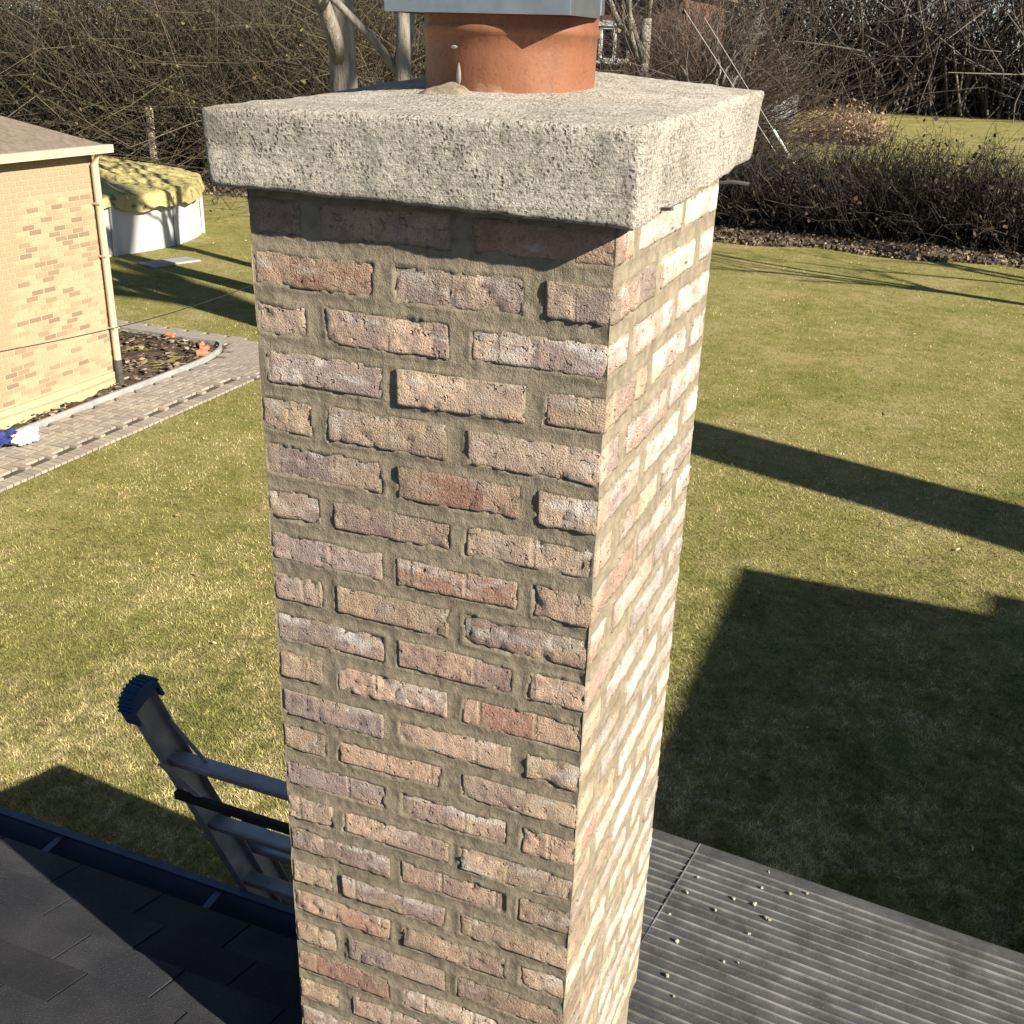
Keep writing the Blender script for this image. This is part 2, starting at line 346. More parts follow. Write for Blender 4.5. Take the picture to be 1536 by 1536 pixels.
# grass: blades as real faces, one mass
def build_grass():
    rg = np.random.default_rng(3)
    v = ray_corners = None
    n = 2300000
    # sample in view: pixel-uniform rays hit the lawn, so the density follows the picture
    px = rg.uniform(-60, 1600, n); py = rg.uniform(200, 1560, n)**1.0
    d = ((px-768)/1604)[:, None]*CR + ((py-768)/1604)[:, None]*CD + CF
    t = -CPOS[2]/d[:, 2]; p = CPOS+d*t[:, None]; x, y = p[:, 0], p[:, 1]
    ok = (y < 42) & (y > 1.5) & (rg.uniform(0, 1, n) < np.clip((9.0/np.maximum(t, 1))**.5, .25, 1)*.41)
    ok &= ~in_outer(x, y)
    ok &= ~((np.hypot(x+20.67, y-20.0) < 4.3))
    ok &= ~((x > -5.5) & (y > 28.9))
    ok &= ~((x < -12) & (y > 28.6))
    ok &= ~((np.abs(x+15.1) < .42) & (np.abs(y-18.4) < .75))
    x, y, t = x[ok], y[ok], t[ok]; n = len(x)
    pw = np.stack([x, y, np.zeros(n)], 1)
    a = fbm(pw, .45, 5)*.42+fbm(pw, 2.6, 9)*.5+fbm(pw, 9, 19)*.55+rg.normal(0, .30, n)
    wgt = np.clip(a*.46+.49+.010*(x+3), 0, 1)[:, None]
    clump = 1+.32*noise(pw, 16, 41)+.42*noise(pw, 38, 43)+.16*fbm(pw, 1.3, 47)
    c1 = np.array([.135, .152, .036]); c2 = np.array([.25, .235, .082]); c3 = np.array([.48, .395, .21])
    col = np.where(wgt < .5, c1+(c2-c1)*wgt*2, c2+(c3-c2)*(wgt-.5)*2)*rg.uniform(.55, 1.45, (n, 1))*np.clip(clump, .25, 2)[:, None]
    L = rg.uniform(.016, .045, n)*np.clip(.75+t*.02, 1, 1.6); wd = rg.uniform(.005, .0092, n)*np.clip(.55+t*.045, .9, 2.4)
    az = rg.uniform(0, 2*math.pi, n); lean = rg.uniform(.65, 1.5, n)
    dx, dy = np.cos(az), np.sin(az)
    base = np.stack([x, y, np.full(n, .001)], 1)
    side = np.stack([-dy, dx, np.zeros(n)], 1)*wd[:, None]*.5
    tip = base+np.stack([dx*np.sin(lean), dy*np.sin(lean), np.cos(lean)], 1)*L[:, None]
    V = np.stack([base-side, base+side, tip], 1).reshape(-1, 3)
    F = np.arange(3*n).reshape(-1, 3)
    obj('grass', make_mesh('grass', V, F, colors=np.repeat(col, 3, 0)), BLADES, kind='stuff', label='patchy green and straw coloured winter lawn grass', cat='grass')
build_grass()

# ---------------------------------------------------------------- chimney
def rounded_block(lx, ly, lz, res, seed, r=.006, amp=.0016, chip=.006, fine=(1, 1, 1)):
    h = np.array([lx, ly, lz])/2; V = []; F = []; n0 = 0
    for ax in range(3):
        u, w = [k for k in range(3) if k != ax]
        for s in (-1, 1):
            nu = max(2, int(round(2*h[u]/res))+1); nw = max(2, int(round(2*h[w]/res))+1)
            gu, gw = np.meshgrid(np.linspace(-h[u], h[u], nu), np.linspace(-h[w], h[w], nw), indexing='ij')
            q = np.zeros((nu, nw, 3)); q[..., u] = gu; q[..., w] = gw; q[..., ax] = s*h[ax]
            f = grid(nu, nw)+n0
            flip = (s < 0) ^ (ax == 1)
            V.append(q.reshape(-1, 3)); F.append(f[:, ::-1] if flip else f); n0 += nu*nw
    V = np.concatenate(V); F = np.concatenate(F)
    key = np.round(V*1e6).astype(np.int64); _, idx, inv = np.unique(key, axis=0, return_index=True, return_inverse=True)
    V = V[idx]; F = inv.reshape(-1)[F]
    inner = np.clip(V, -(h-r), h-r); nn = V-inner; ln = np.linalg.norm(nn, axis=1, keepdims=True)
    nn = nn/np.maximum(ln, 1e-9)
    q = inner+nn*r
    dist = np.sort(h-np.abs(V), axis=1)[:, 1]         # distance to the nearest arris
    o = np.array([seed*.731, seed*.417, seed*.913])
    d = fbm(q+o, 70, seed)*amp + fbm(q+o, 22, seed+5)*amp*.6
    ch = np.maximum(0, fbm(q+o, 38, seed+9)-.12)
    d -= ch*chip*np.clip(1-dist/.022, 0, 1)*2.2
    d -= np.maximum(0, fbm(q+o, 120, seed+3)-.40)*.006
    q = q+nn*d[:, None]
    wob = np.stack([fbm(q*np.array([1, 1, 0])+o, 9, seed+20+k, 2) for k in range(3)], 1)*np.array([.0012, .0006, .0012]); q += wob
    return q, F, dist
chimney = empty('chimney', (W/2, DEP/2, 0), 'reclaimed brick chimney with rough concrete crown and round clay flue', 'chimney')
def wp(o):  # keep world placement under a translated parent
    o.location = Vector(o.location)-Vector((W/2, DEP/2, 0)); return o
COLS = {'r': (.285, .170, .130), 'R': (.30, .160, .108), 'g': (.265, .208, .188), 'G': (.215, .172, .155), 'b': (.42, .315, .225),
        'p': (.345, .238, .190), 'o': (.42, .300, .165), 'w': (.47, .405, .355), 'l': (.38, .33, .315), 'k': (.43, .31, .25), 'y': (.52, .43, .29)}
FRONT = {-1: 'rrr', 0: 'rrR', 1: 'rgG', 2: 'bpg', 3: 'gbb', 4: 'bbg', 5: 'grg', 6: 'bpb', 7: 'grp', 8: 'gbp', 9: 'grp', 10: 'bpr', 11: 'gpo', 12: 'brb',
         13: 'gpr', 14: 'bpb', 15: 'prb', 16: 'bpb', 17: 'rpb', 18: 'bgr', 19: 'rbp', 20: 'bpg'}
XF = {1: [-.003, .21, .243, .447, .477, .575], 2: [0, .092, .124, .334, .366, .576], 3: [.012, .223, .244, .455, .484, .574],
      4: [.002, .093, .12, .33, .36, .577], 5: [.003, .216, .244, .451, .48, .575], 6: [.004, .101, .126, .337, .362, .575],
      7: [.002, .214, .24, .453, .479, .575], 8: [.002, .097, .123, .335, .362, .576], 9: [.004, .216, .24, .453, .476, .575],
      10: [0, .09, .12, .333, .36, .572], 11: [.005, .211, .24, .452, .476, .574], 12: [.004, .089, .117, .325, .36, .575],
      13: [.002, .212, .242, .45, .475, .576], 14: [.005, .097, .121, .338, .359, .577], 15: [.003, .218, .24, .455, .475, .577],
      16: [.003, .09, .111, .332, .361, .577], 17: [.001, .216, .242, .456, .484, .577], 18: [0, .094, .12, .333, .356, .577]}
PROUD = {(3, 1): .0028, (4, 2): .0021, (5, 1): .0021, (4, 1): .0014, (1, 2): .0017, (5, 2): .0014, (12, 2): .0014, (11, 2): .0014, (3, 0): .0007, (9, 1): .0007, (13, 2): .0010}
HEI = {0: .053, 4: .0580, 3: .0565}
TH = .098
FRECT = []; RRECT = []
def chimney_bricks():
    seed = 11
    for row in range(0, 25):
        odd = row % 2 == 1
        xs = list(XF.get(row, XF[1] if odd else XF[2])); zc = G-row*P+rnd.uniform(-.0015, .0015)
        cols = FRONT.get(row, rnd.choice(['bpr', 'grb', 'rpb']))
        lst = []   # (x0,x1,y0,y1, colour, white, hidden)
        ys = [0, .236, .266, .502, .533, DEP] if odd else [0, .100, .130, .378, .408, DEP]
        ys = [y+rnd.uniform(-.006, .006) if 0 < k < 5 else y for k, y in enumerate(ys)]
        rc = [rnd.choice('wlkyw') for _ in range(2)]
        if odd:    # front S S, right S S, back S S, left S S as a pinwheel
            lst += [(xs[0], xs[1], 0, TH, cols[0], .16, 0, 0), (xs[2], xs[3], 0, TH, cols[1], .14, 0, 1)]
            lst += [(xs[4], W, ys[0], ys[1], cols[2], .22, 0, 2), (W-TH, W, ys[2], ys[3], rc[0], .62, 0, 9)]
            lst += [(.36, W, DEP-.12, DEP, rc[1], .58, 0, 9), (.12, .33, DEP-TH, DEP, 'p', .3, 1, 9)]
            lst += [(0, TH, .40, DEP, 'b', .3, 1, 9), (0, TH, .13, .37, 'g', .3, 1, 9)]
        else:
            lst += [(0, xs[1], 0, .236, cols[0], .10, 0, 0), (xs[2], xs[3], 0, TH, cols[1], .12, 0, 1), (xs[4], W, 0, ys[1], cols[2], .2, 0, 2)]
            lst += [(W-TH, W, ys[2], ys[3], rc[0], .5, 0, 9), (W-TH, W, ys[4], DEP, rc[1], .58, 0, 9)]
            lst += [(.25, .445, DEP-TH, DEP, 'p', .3, 1, 9), (0, .22, DEP-TH, DEP, 'b', .3, 1, 9), (0, TH, .266, DEP-.13, 'r', .3, 1, 9)]
        for x0, x1, y0, y1, c, wh, hid, fi in lst:
            seed += 1
            hh = HEI.get(row, .0540)+rnd.uniform(-.003, .003)
            x0 -= .001; x1 += .001 if x1 < W-.01 else 0
            if x0 < .004: x0 = 0.0
            pr = PROUD.get((row, fi), rnd.uniform(-.0008, .0016))
            if fi == 9: pr = -.0005
            dx = rnd.uniform(.0006, .0030) if x1 == W else 0
            if y0 <= .001: FRECT.append((x0, x1, zc-hh/2, zc+hh/2))
            if x1 >= W-.001: RRECT.append((y0, y1, zc-hh/2, zc+hh/2))
            v, f, ed = rounded_block(x1-x0, y1-y0, hh,   .016 if hid else .0066, seed, r=rnd.uniform(.0024, .0042),
                                     amp=(.0013 if (x1-x0 < .13 and not hid and fi != 9) else rnd.choice([.0003, .0005, .0008])), chip=rnd.uniform(.001, .0034))
            cc = np.array(COLS[c])*np.array([rnd.uniform(.80, 1.15)]*3)
            z = zc+rnd.uniform(-.0015, .0015)
            o = obj('brick', make_mesh('brick', v, f, True, {'edge': ed}), BRICK, chimney,
                    loc=((x0+x1)/2+dx, (y0+y1)/2-(pr if fi != 9 else 0), z), rot=(0, rnd.uniform(-.010, .010), rnd.uniform(-.008, .008)),
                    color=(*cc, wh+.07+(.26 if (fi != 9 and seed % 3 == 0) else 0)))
            wp(o)
chimney_bricks()
def chimney_mortar():
    z0, z1 = G-25*P, G+.06; rec = .0004
    V = []; F = []; n0 = 0
    res = .0043
    for ax, s in ((1, -1), (0, 1), (1, 1), (0, -1)):
        L = W if ax == 1 else DEP; rr = res if (ax, s) in ((1, -1), (0, 1)) else .02
        nu = int(L/rr)+1; nz = int((z1-z0)/rr)+1
        u, z = np.meshgrid(np.linspace(rec, L-rec, nu), np.linspace(z0, z1, nz), indexing='ij')
        q = np.zeros((nu, nz, 3)); q[..., 2] = z
        if ax == 1: q[..., 0] = u; q[..., 1] = rec if s < 0 else DEP-rec
        else: q[..., 1] = u; q[..., 0] = (W-rec) if s > 0 else rec
        edge = np.clip(np.minimum(u-rec, L-rec-u)/.012, 0, 1)
        # each course: the struck bed joint is a little deeper along its upper line
        ph = ((G+P/2-z)/P) % 1.0
        d = fbm(q, 30, 3)*.0008+fbm(q, 9, 8)*.0010+fbm(q, 110, 4)*.0006
        rects = FRECT if (ax, s) == (1, -1) else (RRECT if (ax, s) == (0, 1) else [])
        if rects:                      # tooled joint: flush against the bricks, dished in the middle
            dist = np.full(u.shape, .05)
            for (ra, rb, za, zb_) in rects:
                du = np.maximum(np.maximum(ra-u, u-rb), 0); dz_ = np.maximum(np.maximum(za-z, z-zb_), 0)
                dist = np.minimum(dist, np.hypot(du, dz_))
            dish = np.clip((dist-.001)/.006, 0, 1); dish = dish*dish*(3-2*dish)*(.55+.45*np.clip(fbm(q, 6, 51)+.6, 0, 1))
            inside = np.zeros(u.shape, bool)
            mg = .0045+.0045*fbm(q, 28, 61)
            for (ra, rb, za, zb_) in rects: inside |= (u > ra+mg) & (u < rb-mg) & (z > za+mg) & (z < zb_-mg)
            d = np.where(inside, -.0035, d-dish*.0016)
        d = d*edge
        if ax == 1: q[..., 1] += d*s
        else: q[..., 0] += d*s
        cw = fbm(q, 16, 31)*.002*(1-edge)
        if ax == 1: q[..., 0] += cw
        else: q[..., 1] += cw
        f = grid(nu, nz)+n0; flip = (ax == 1 and s > 0) or (ax == 0 and s < 0)
        V.append(q.reshape(-1, 3)); F.append(f[:, ::-1] if flip else f); n0 += nu*nz
    o = obj('mortar', make_mesh('mortar', np.concatenate(V), np.concatenate(F), True), MORTAR, chimney); wp(o)
    o = MB().box(.012, W-.012, .012, DEP-.012, 0.0, G+.05).build('brick_core', MORTAR, chimney); wp(o)
chimney_mortar()

def chimney_crown():
    # eight measured corners of the slab (top is humped towards the flue)
    x0, x1, y0, y1 = -.045, W+.040, -.045, DEP+.16
    zb, zt = G+.044, G+.156
    n = 6; seed = 77
    def wob(q, amp=.0026): return np.stack([fbm(q, 12, seed+k)*amp+fbm(q, 45, seed+9+k)*amp*.25+fbm(q, 95, seed+19+k)*amp*.20 for k in range(3)], -1)
    res = .0065
    nx, ny, nz = int((x1-x0)/res), int((y1-y0)/res), int((zt-zb)/res)
    V = []; F = []; n0 = 0
    def shape(q):
        q = q.copy()
        # rounded arrises
        h = np.array([(x1-x0)/2, (y1-y0)/2, (zt-zb)/2]); c = np.array([(x0+x1)/2, (y0+y1)/2, (zb+zt)/2]); r = .007
        p = q-c; inn = np.clip(p, -(h-r), h-r); d = p-inner_fix(p, inn); l = np.linalg.norm(p-inn, axis=-1, keepdims=True)
        p = inn+(p-inn)/np.maximum(l, 1e-9)*r
        q = p+c
        tx = (q[..., 0]-x0)/(x1-x0); ty = (q[..., 1]-y0)/(y1-y0); tz = (q[..., 2]-zb)/(zt-zb)
        dome = np.sin(np.clip(tx, 0, 1)*math.pi)*np.sin(np.clip(ty*.9+.05, 0, 1)*math.pi)
        q[..., 2] += tz*(.016*dome - .006*(1-tx)*(1-ty) + .016*tx*ty + .004*ty)
        q[..., 2] += tz*.034*np.exp(-((q[..., 0]-.20)**2+(q[..., 1]-.66)**2)/(2*.23**2))
        q[..., 2] += (1-tz)*(-.012*tx*(1-ty)+.010*tx*ty)
        q[..., 0] += (1-tz)*(-.010*(1-tx)*-1 - .012*tx*ty)
        return q+wob(q)
    def inner_fix(p, inn): return inn
    for ax, s in ((0, -1), (0, 1), (1, -1), (1, 1), (2, -1), (2, 1)):
        lo = [x0, y0, zb]; hi = [x1, y1, zt]; nn = [nx, ny, nz]; u, w = [k for k in range(3) if k != ax]
        gu, gw = np.meshgrid(np.linspace(lo[u], hi[u], nn[u]+1), np.linspace(lo[w], hi[w], nn[w]+1), indexing='ij')
        q = np.zeros(gu.shape+(3,)); q[..., u] = gu; q[..., w] = gw; q[..., ax] = hi[ax] if s > 0 else lo[ax]
        f = grid(*gu.shape)+n0; flip = (s < 0) ^ (ax == 1)
        V.append(q.reshape(-1, 3)); F.append(f[:, ::-1] if flip else f); n0 += gu.size
    V = np.concatenate(V); F = np.concatenate(F)
    key = np.round(V*1e5).astype(np.int64); _, idx, inv = np.unique(key, axis=0, return_index=True, return_inverse=True)
    V = V[idx]; F = inv.reshape(-1)[F]; V = shape(V)
    o = obj('crown', make_mesh('crown', V, F, True), CROWN, chimney, label='rough weathered pale concrete crown slab'); wp(o)
    return o
crown = chimney_crown()

FX, FY, FR = .273, .362, .140
def lathe(prof, n, cx, cy, z0, jitter=None):
    v = []; f = []
    for r, z in prof:
        for k in range(n):
            t = 2*math.pi*k/n; v.append((cx+r*math.cos(t), cy+r*math.sin(t), z0+z))
    for i in range(len(prof)-1):
        for k in range(n):
            a = i*n+k; b = i*n+(k+1) % n; f.append((a, b, b+n, a+n))
    return v, f
def chimney_flue():
    z0 = G+.150
    prof = [(FR*.985, -.02), (FR*.988, .03), (FR*.992, .085), (FR*.995, .108), (FR*1.016, .110), (FR*1.024, .116), (FR*1.014, .122), (FR*1.0, .124), (FR*1.003, .135), (FR*.99, .139), (FR*.87, .139), (FR*.86, .10), (FR*.86, -.02)]
    v, f = lathe(prof, 96, 0, 0, 0)
    o = obj('flue', make_mesh('flue', v, f, True), CLAY, chimney, loc=(FX, FY, z0), label='round glazed orange clay flue tile'); wp(o)
    # mortar lump at the foot of the flue
    nr, na = 18, 40; t, a = np.meshgrid(np.linspace(0, 1, nr), np.linspace(0, 2*math.pi, na), indexing='ij')
    q = np.stack([.075*t*np.cos(a), .055*t*np.sin(a), .026*(1-t**2)**1.0*np.ones_like(a)], -1); q += np.stack([fbm(q, 30, 2+k)+.5*fbm(q, 90, 12+k) for k in range(3)], -1)*.005
    q[..., 2] -= .01
    o = obj('mortar_lump', make_mesh('mortar_lump', q.reshape(-1, 3), grid(nr, na), True), MORTAR, chimney, loc=(FX-.035, FY-FR-.012, G+.168)); wp(o)
    # square stainless cap on the flue: pan with a turned down skirt, mesh posts and lid
    z1 = G+.287; h = .15
    for (a_, z_, sa, sz) in ((-1.97, .090, .007, .0025), (-1.90, .052, .0045, .017)):   # splashes of mortar on the glaze
        nr, na = 8, 18; t, a2 = np.meshgrid(np.linspace(0, 1, nr), np.linspace(0, 2*math.pi, na), indexing='ij')
        du = sa*t*np.cos(a2)*(1-.35*np.sin(a2)*(sz > .01)); dz = sz*t*np.sin(a2); rr = FR*.993+.0009*(1-t**2)
        th = a_+.10+du/FR; q = np.stack([FX+rr*np.cos(th), FY+rr*np.sin(th), z0+z_+dz], -1)
        wp(obj('mortar_splash', make_mesh('mortar_splash', q.reshape(-1, 3), grid(nr, na)[:, ::-1], True), SPLASH, chimney))
    m = MB()
    poly = [(-h, -h), (h, -h), (h, -.01), (.07, h), (-.07, h), (-h, -.01)]
    n = len(poly)
    v = [(FX+x, FY+y, z1+.002) for x, y in poly]+[(FX+x, FY+y, z1+.006) for x, y in poly]
    m.add(v, [tuple(range(n))[::-1], tuple(range(n, 2*n))]+[(k, (k+1) % n, (k+1) % n+n, k+n) for k in range(n)])
    for k in range(n):
        (xa, ya), (xb, yb) = poly[k], poly[(k+1) % n]
        m.bar((FX+xa, FY+ya, z1+.026), (FX+xb, FY+yb, z1+.026), .002, .052)
    cap = m.build('flue_cap', STEEL, chimney); wp(cap)
    m = MB()
    for sx in (-1, 1):
        for sy in (-1, 1): m.box(FX+sx*(h-.012)-.008, FX+sx*(h-.012)+.008, FY+(sy*.07-.05)-.008, FY+(sy*.07-.05)+.008, z1+.0055, z1+.20)
    m.build('cap_post', STEEL, cap, loc=-cap.location+Vector((-W/2, -DEP/2, 0)) if False else (0, 0, 0))
    m = MB(); h2 = .17
    m.add([(FX-h2, FY-h2, z1+.20), (FX+h2, FY-h2, z1+.20), (FX+h2, FY+h2, z1+.20), (FX-h2, FY+h2, z1+.20), (FX, FY, z1+.245)], [(0, 1, 4), (1, 2, 4), (2, 3, 4), (3, 0, 4), (3, 2, 1, 0)])
    m.build('cap_lid', STEEL, cap)
chimney_flue()
# splinter of wood shim and a bent tie wire left under the crown
o = MB().bar((W-.02, .10, G+.040), (W+.052, .085, G+.046), .010, .004).build('wood_shim', DARKPL, chimney); wp(o)
o = MB().tube([(W-.02, DEP+.01, G+.02), (W+.02, DEP+.02, G+.025), (W+.05, DEP+.03, G+.022)], .0035, 6).build('tie_wire', DARKPL, chimney); wp(o)

# ---------------------------------------------------------------- own house below the chimney
house = empty('house', (2, -4, 0), 'dark shingled house roof the chimney rises from', 'house')
def hp(o): o.location = Vector(o.location)-Vector((2, -4, 0)); return o
EY, EZ, SL = .50, G-2.07, .36          # eave line and roof slope towards the camera
def roof_rows():
    for k in range(9):                 # lapped shingle courses, near the eave as pieces
        y0 = EY-k*.14; y1 = y0-.16
        x = -3.2+(.12 if k % 2 else 0)
        while x < -.06:
            xe = min(x+.30, -.05)
            a = EZ+(EY-y0)*SL+.013+rnd.uniform(0, .006); b = EZ+(EY-y1)*SL+.006
            m = MB(); m.add([(x+.003, y1, b-.004), (xe-.003, y1, b-.004), (xe-.003, y0, a-.006), (x+.003, y0, a-.006), (x+.003, y1, b), (xe-.003, y1, b), (xe-.003, y0, a), (x+.003, y0, a)], [q[::-1] for q in BOXF])
            hp(m.build('shingle', SHINGLE, house)); x = xe
    m = MB(); yt = -5.0; zt = EZ+(EY-yt)*SL
    m.add([(-3.2, yt, zt-.12), (7.5, yt, zt-.12), (7.5, EY, EZ-.12), (-3.2, EY, EZ-.12), (-3.2, yt, zt), (7.5, yt, zt), (7.5, EY, EZ), (-3.2, EY, EZ)], BOXF)
    hp(m.build('roof', SHINGLE, house))
    m = MB(); yb = -10.5
    m.add([(-3.2, yb, EZ-.12), (7.5, yb, EZ-.12), (7.5, yt, zt-.12), (-3.2, yt, zt-.12), (-3.2, yb, EZ), (7.5, yb, EZ), (7.5, yt, zt), (-3.2, yt, zt)], BOXF)
    hp(m.build('roof', SHINGLE, house))
    hp(MB().box(-2.9, 7.2, -10.1, .1, 0, EZ-.1).build('wall', NMORTAR, house))
roof_rows()
def gutter():
    zt = G-2.09; yb = EY+.012; yf = .625
    prof = [(yb, zt-.01), (yb, zt-.10), (yf-.05, zt-.10), (yf-.02, zt-.045), (yf-.004, zt-.02), (yf-.004, zt), (yf-.016, zt+.004), (yf+.004, zt+.010), (yf+.010, zt),
            (yf+.006, zt-.022), (yf-.010, zt-.048), (yf-.042, zt-.108), (yb-.004, zt-.108), (yb-.004, zt-.01)]
    for a, b in ((-3.2, -.03), (W+.04, 7.5)):
        g = hp(MB().prism(prof, a, b).build('gutter', GUTTER, house))
        x = a+.25 if a > 0 else b-.06
        while (x < b-.05 if a > 0 else x > a):
            MB().bar((x, yb+.01, zt-.012), (x, yf-.006, zt-.008), .022, .004).build('hanger', GUTTER, g); x += .6 if a > 0 else -.6
gutter()

# ribbed patio awning beyond the eave on the right
def awning():
    root = empty('awning', (.9, 1.0, 0), 'grey ribbed metal awning with rounded edge right of the chimney base', 'awning')
    ang = math.radians(-5.0); cx, sx = math.cos(ang), math.sin(ang)
    def T(u, v, z): return (u*cx-v*sx+.30-.9, u*sx+v*cx+1.96-1.0, z)     # u along the edge, v across (v=0 the nose)
    zn = G-2.55
    prof = [(-1.27, .195)]; ribs = []
    k = -1.23
    while k < -.09:                                  # standing ribs every 55 mm
        zz = .02+(-k)*.14
        prof += [(k-.022, zz), (k+.007, zz-.001)]; ribs.append((k, zz)); k += .045
    for a in np.linspace(0, 100, 12): prof.append((-.055+.055*math.sin(math.radians(a)), -.028+.055*math.cos(math.radians(a))))
    prof += [(-.03, -.09), (-.05, -.09)]
    def sheet(name, u0, u1, dz):
        nu = 30; v = []; f = []; n = len(prof)
        us = np.linspace(u0, u1, nu)
        for u in us:
            for (a, b) in prof: v.append(T(u, a, zn+b+dz+.0018*math.sin(u*5.1+a*9)))
        for i in range(nu-1):
            for j in range(n-1): f.append((i*n+j, i*n+j+1, (i+1)*n+j+1, (i+1)*n+j))
        o = obj(name, make_mesh(name, v, f), AWNING, root); sm = o.modifiers.new('thick', 'SOLIDIFY'); sm.thickness = .0015
        return o
    sheet('panel', -.40, .26, 0.0); sheet('panel', .225, 6.0, .003)
    for (k, zz) in ribs:
        for u0, u1, dz in ((-.40, .222, 0.0), (.225, 6.0, .003)):
            m = MB(); h_ = rnd.uniform(.004, .007)
            v = []
            for u in (u0, u1):
                for (a, b2) in ((k-.0030, -.002), (k+.0020, -.002), (k+.0010, h_), (k-.0016, h_)): v.append(T(u, a, zn+zz+dz+b2))
            m.add(v, BOXF); m.build('rib', RIBM, root)
    m = MB(); pp = [q for q in prof if q[0] > -1.2]
    for (a0, b0), (a1, b1) in zip(pp[:-3], pp[1:-2]): m.bar(T(.225, a0, zn+b0+.005), T(.225, a1, zn+b1+.005), .004, .002)
    m.build('seam', RIBM, root)  # strip in the lighter metal paints in the lit edge of the overlap
    prof = [q for q in prof if q[0] > -.86]; sheet('panel', -1.02, -.385, -.002)  # unseen panel, added so the awning's shadow reaches further left
    for u in (.25, 3.0, 5.8): MB().tube([T(u, -.10, -.0+.0), T(u, -.10, zn-.03)], .03, 12).build('post', WHITE, root)
    crumbs = [(1046, 1318), (1030, 1340), (1073, 1367), (1004, 1374), (1131, 1359), (1100, 1350), (1148, 1379), (1154, 1382), (1123, 1403), (1210, 1343), (1184, 1343), (1153, 1310), (1142, 1334), (1085, 1446), (1000, 1466), (1010, 1497), (1015, 1415), (1107, 1446)]
    nn = Vector(T(0, -1, zn+.16))-Vector(T(0, 0, zn+.02)); xx = Vector(T(1, 0, 0))-Vector(T(0, 0, 0)); no = xx.cross(nn).normalized()
    if no.z < 0: no = -no
    p0 = Vector(T(0, 0, zn+.02))+Vector((.9, 1.0, 0))
    for (x, y) in crumbs:
        d = Vector(((x-768)/1604)*CR+((y-768)/1604)*CD+CF); t = (p0-Vector(CPOS)).dot(no)/d.dot(no); q = Vector(CPOS)+d*t
        s = rnd.uniform(.006, .013); v, f, _ = rounded_block(s*rnd.uniform(.8, 1.6), s, s*.8, s/3, rnd.randint(1, 999), r=s*.2, amp=s*.06, chip=0)
        obj('mortar_crumb', make_mesh('mortar_crumb', v, f), CROWN, loc=q+Vector((0, 0, s*.5+.003)), rot=(rnd.uniform(0, .5), 0, rnd.uniform(0, 3)),
            label='small pale mortar crumb lying on the ribbed awning', cat='rubble', group='mortar crumbs on the awning')
awning()

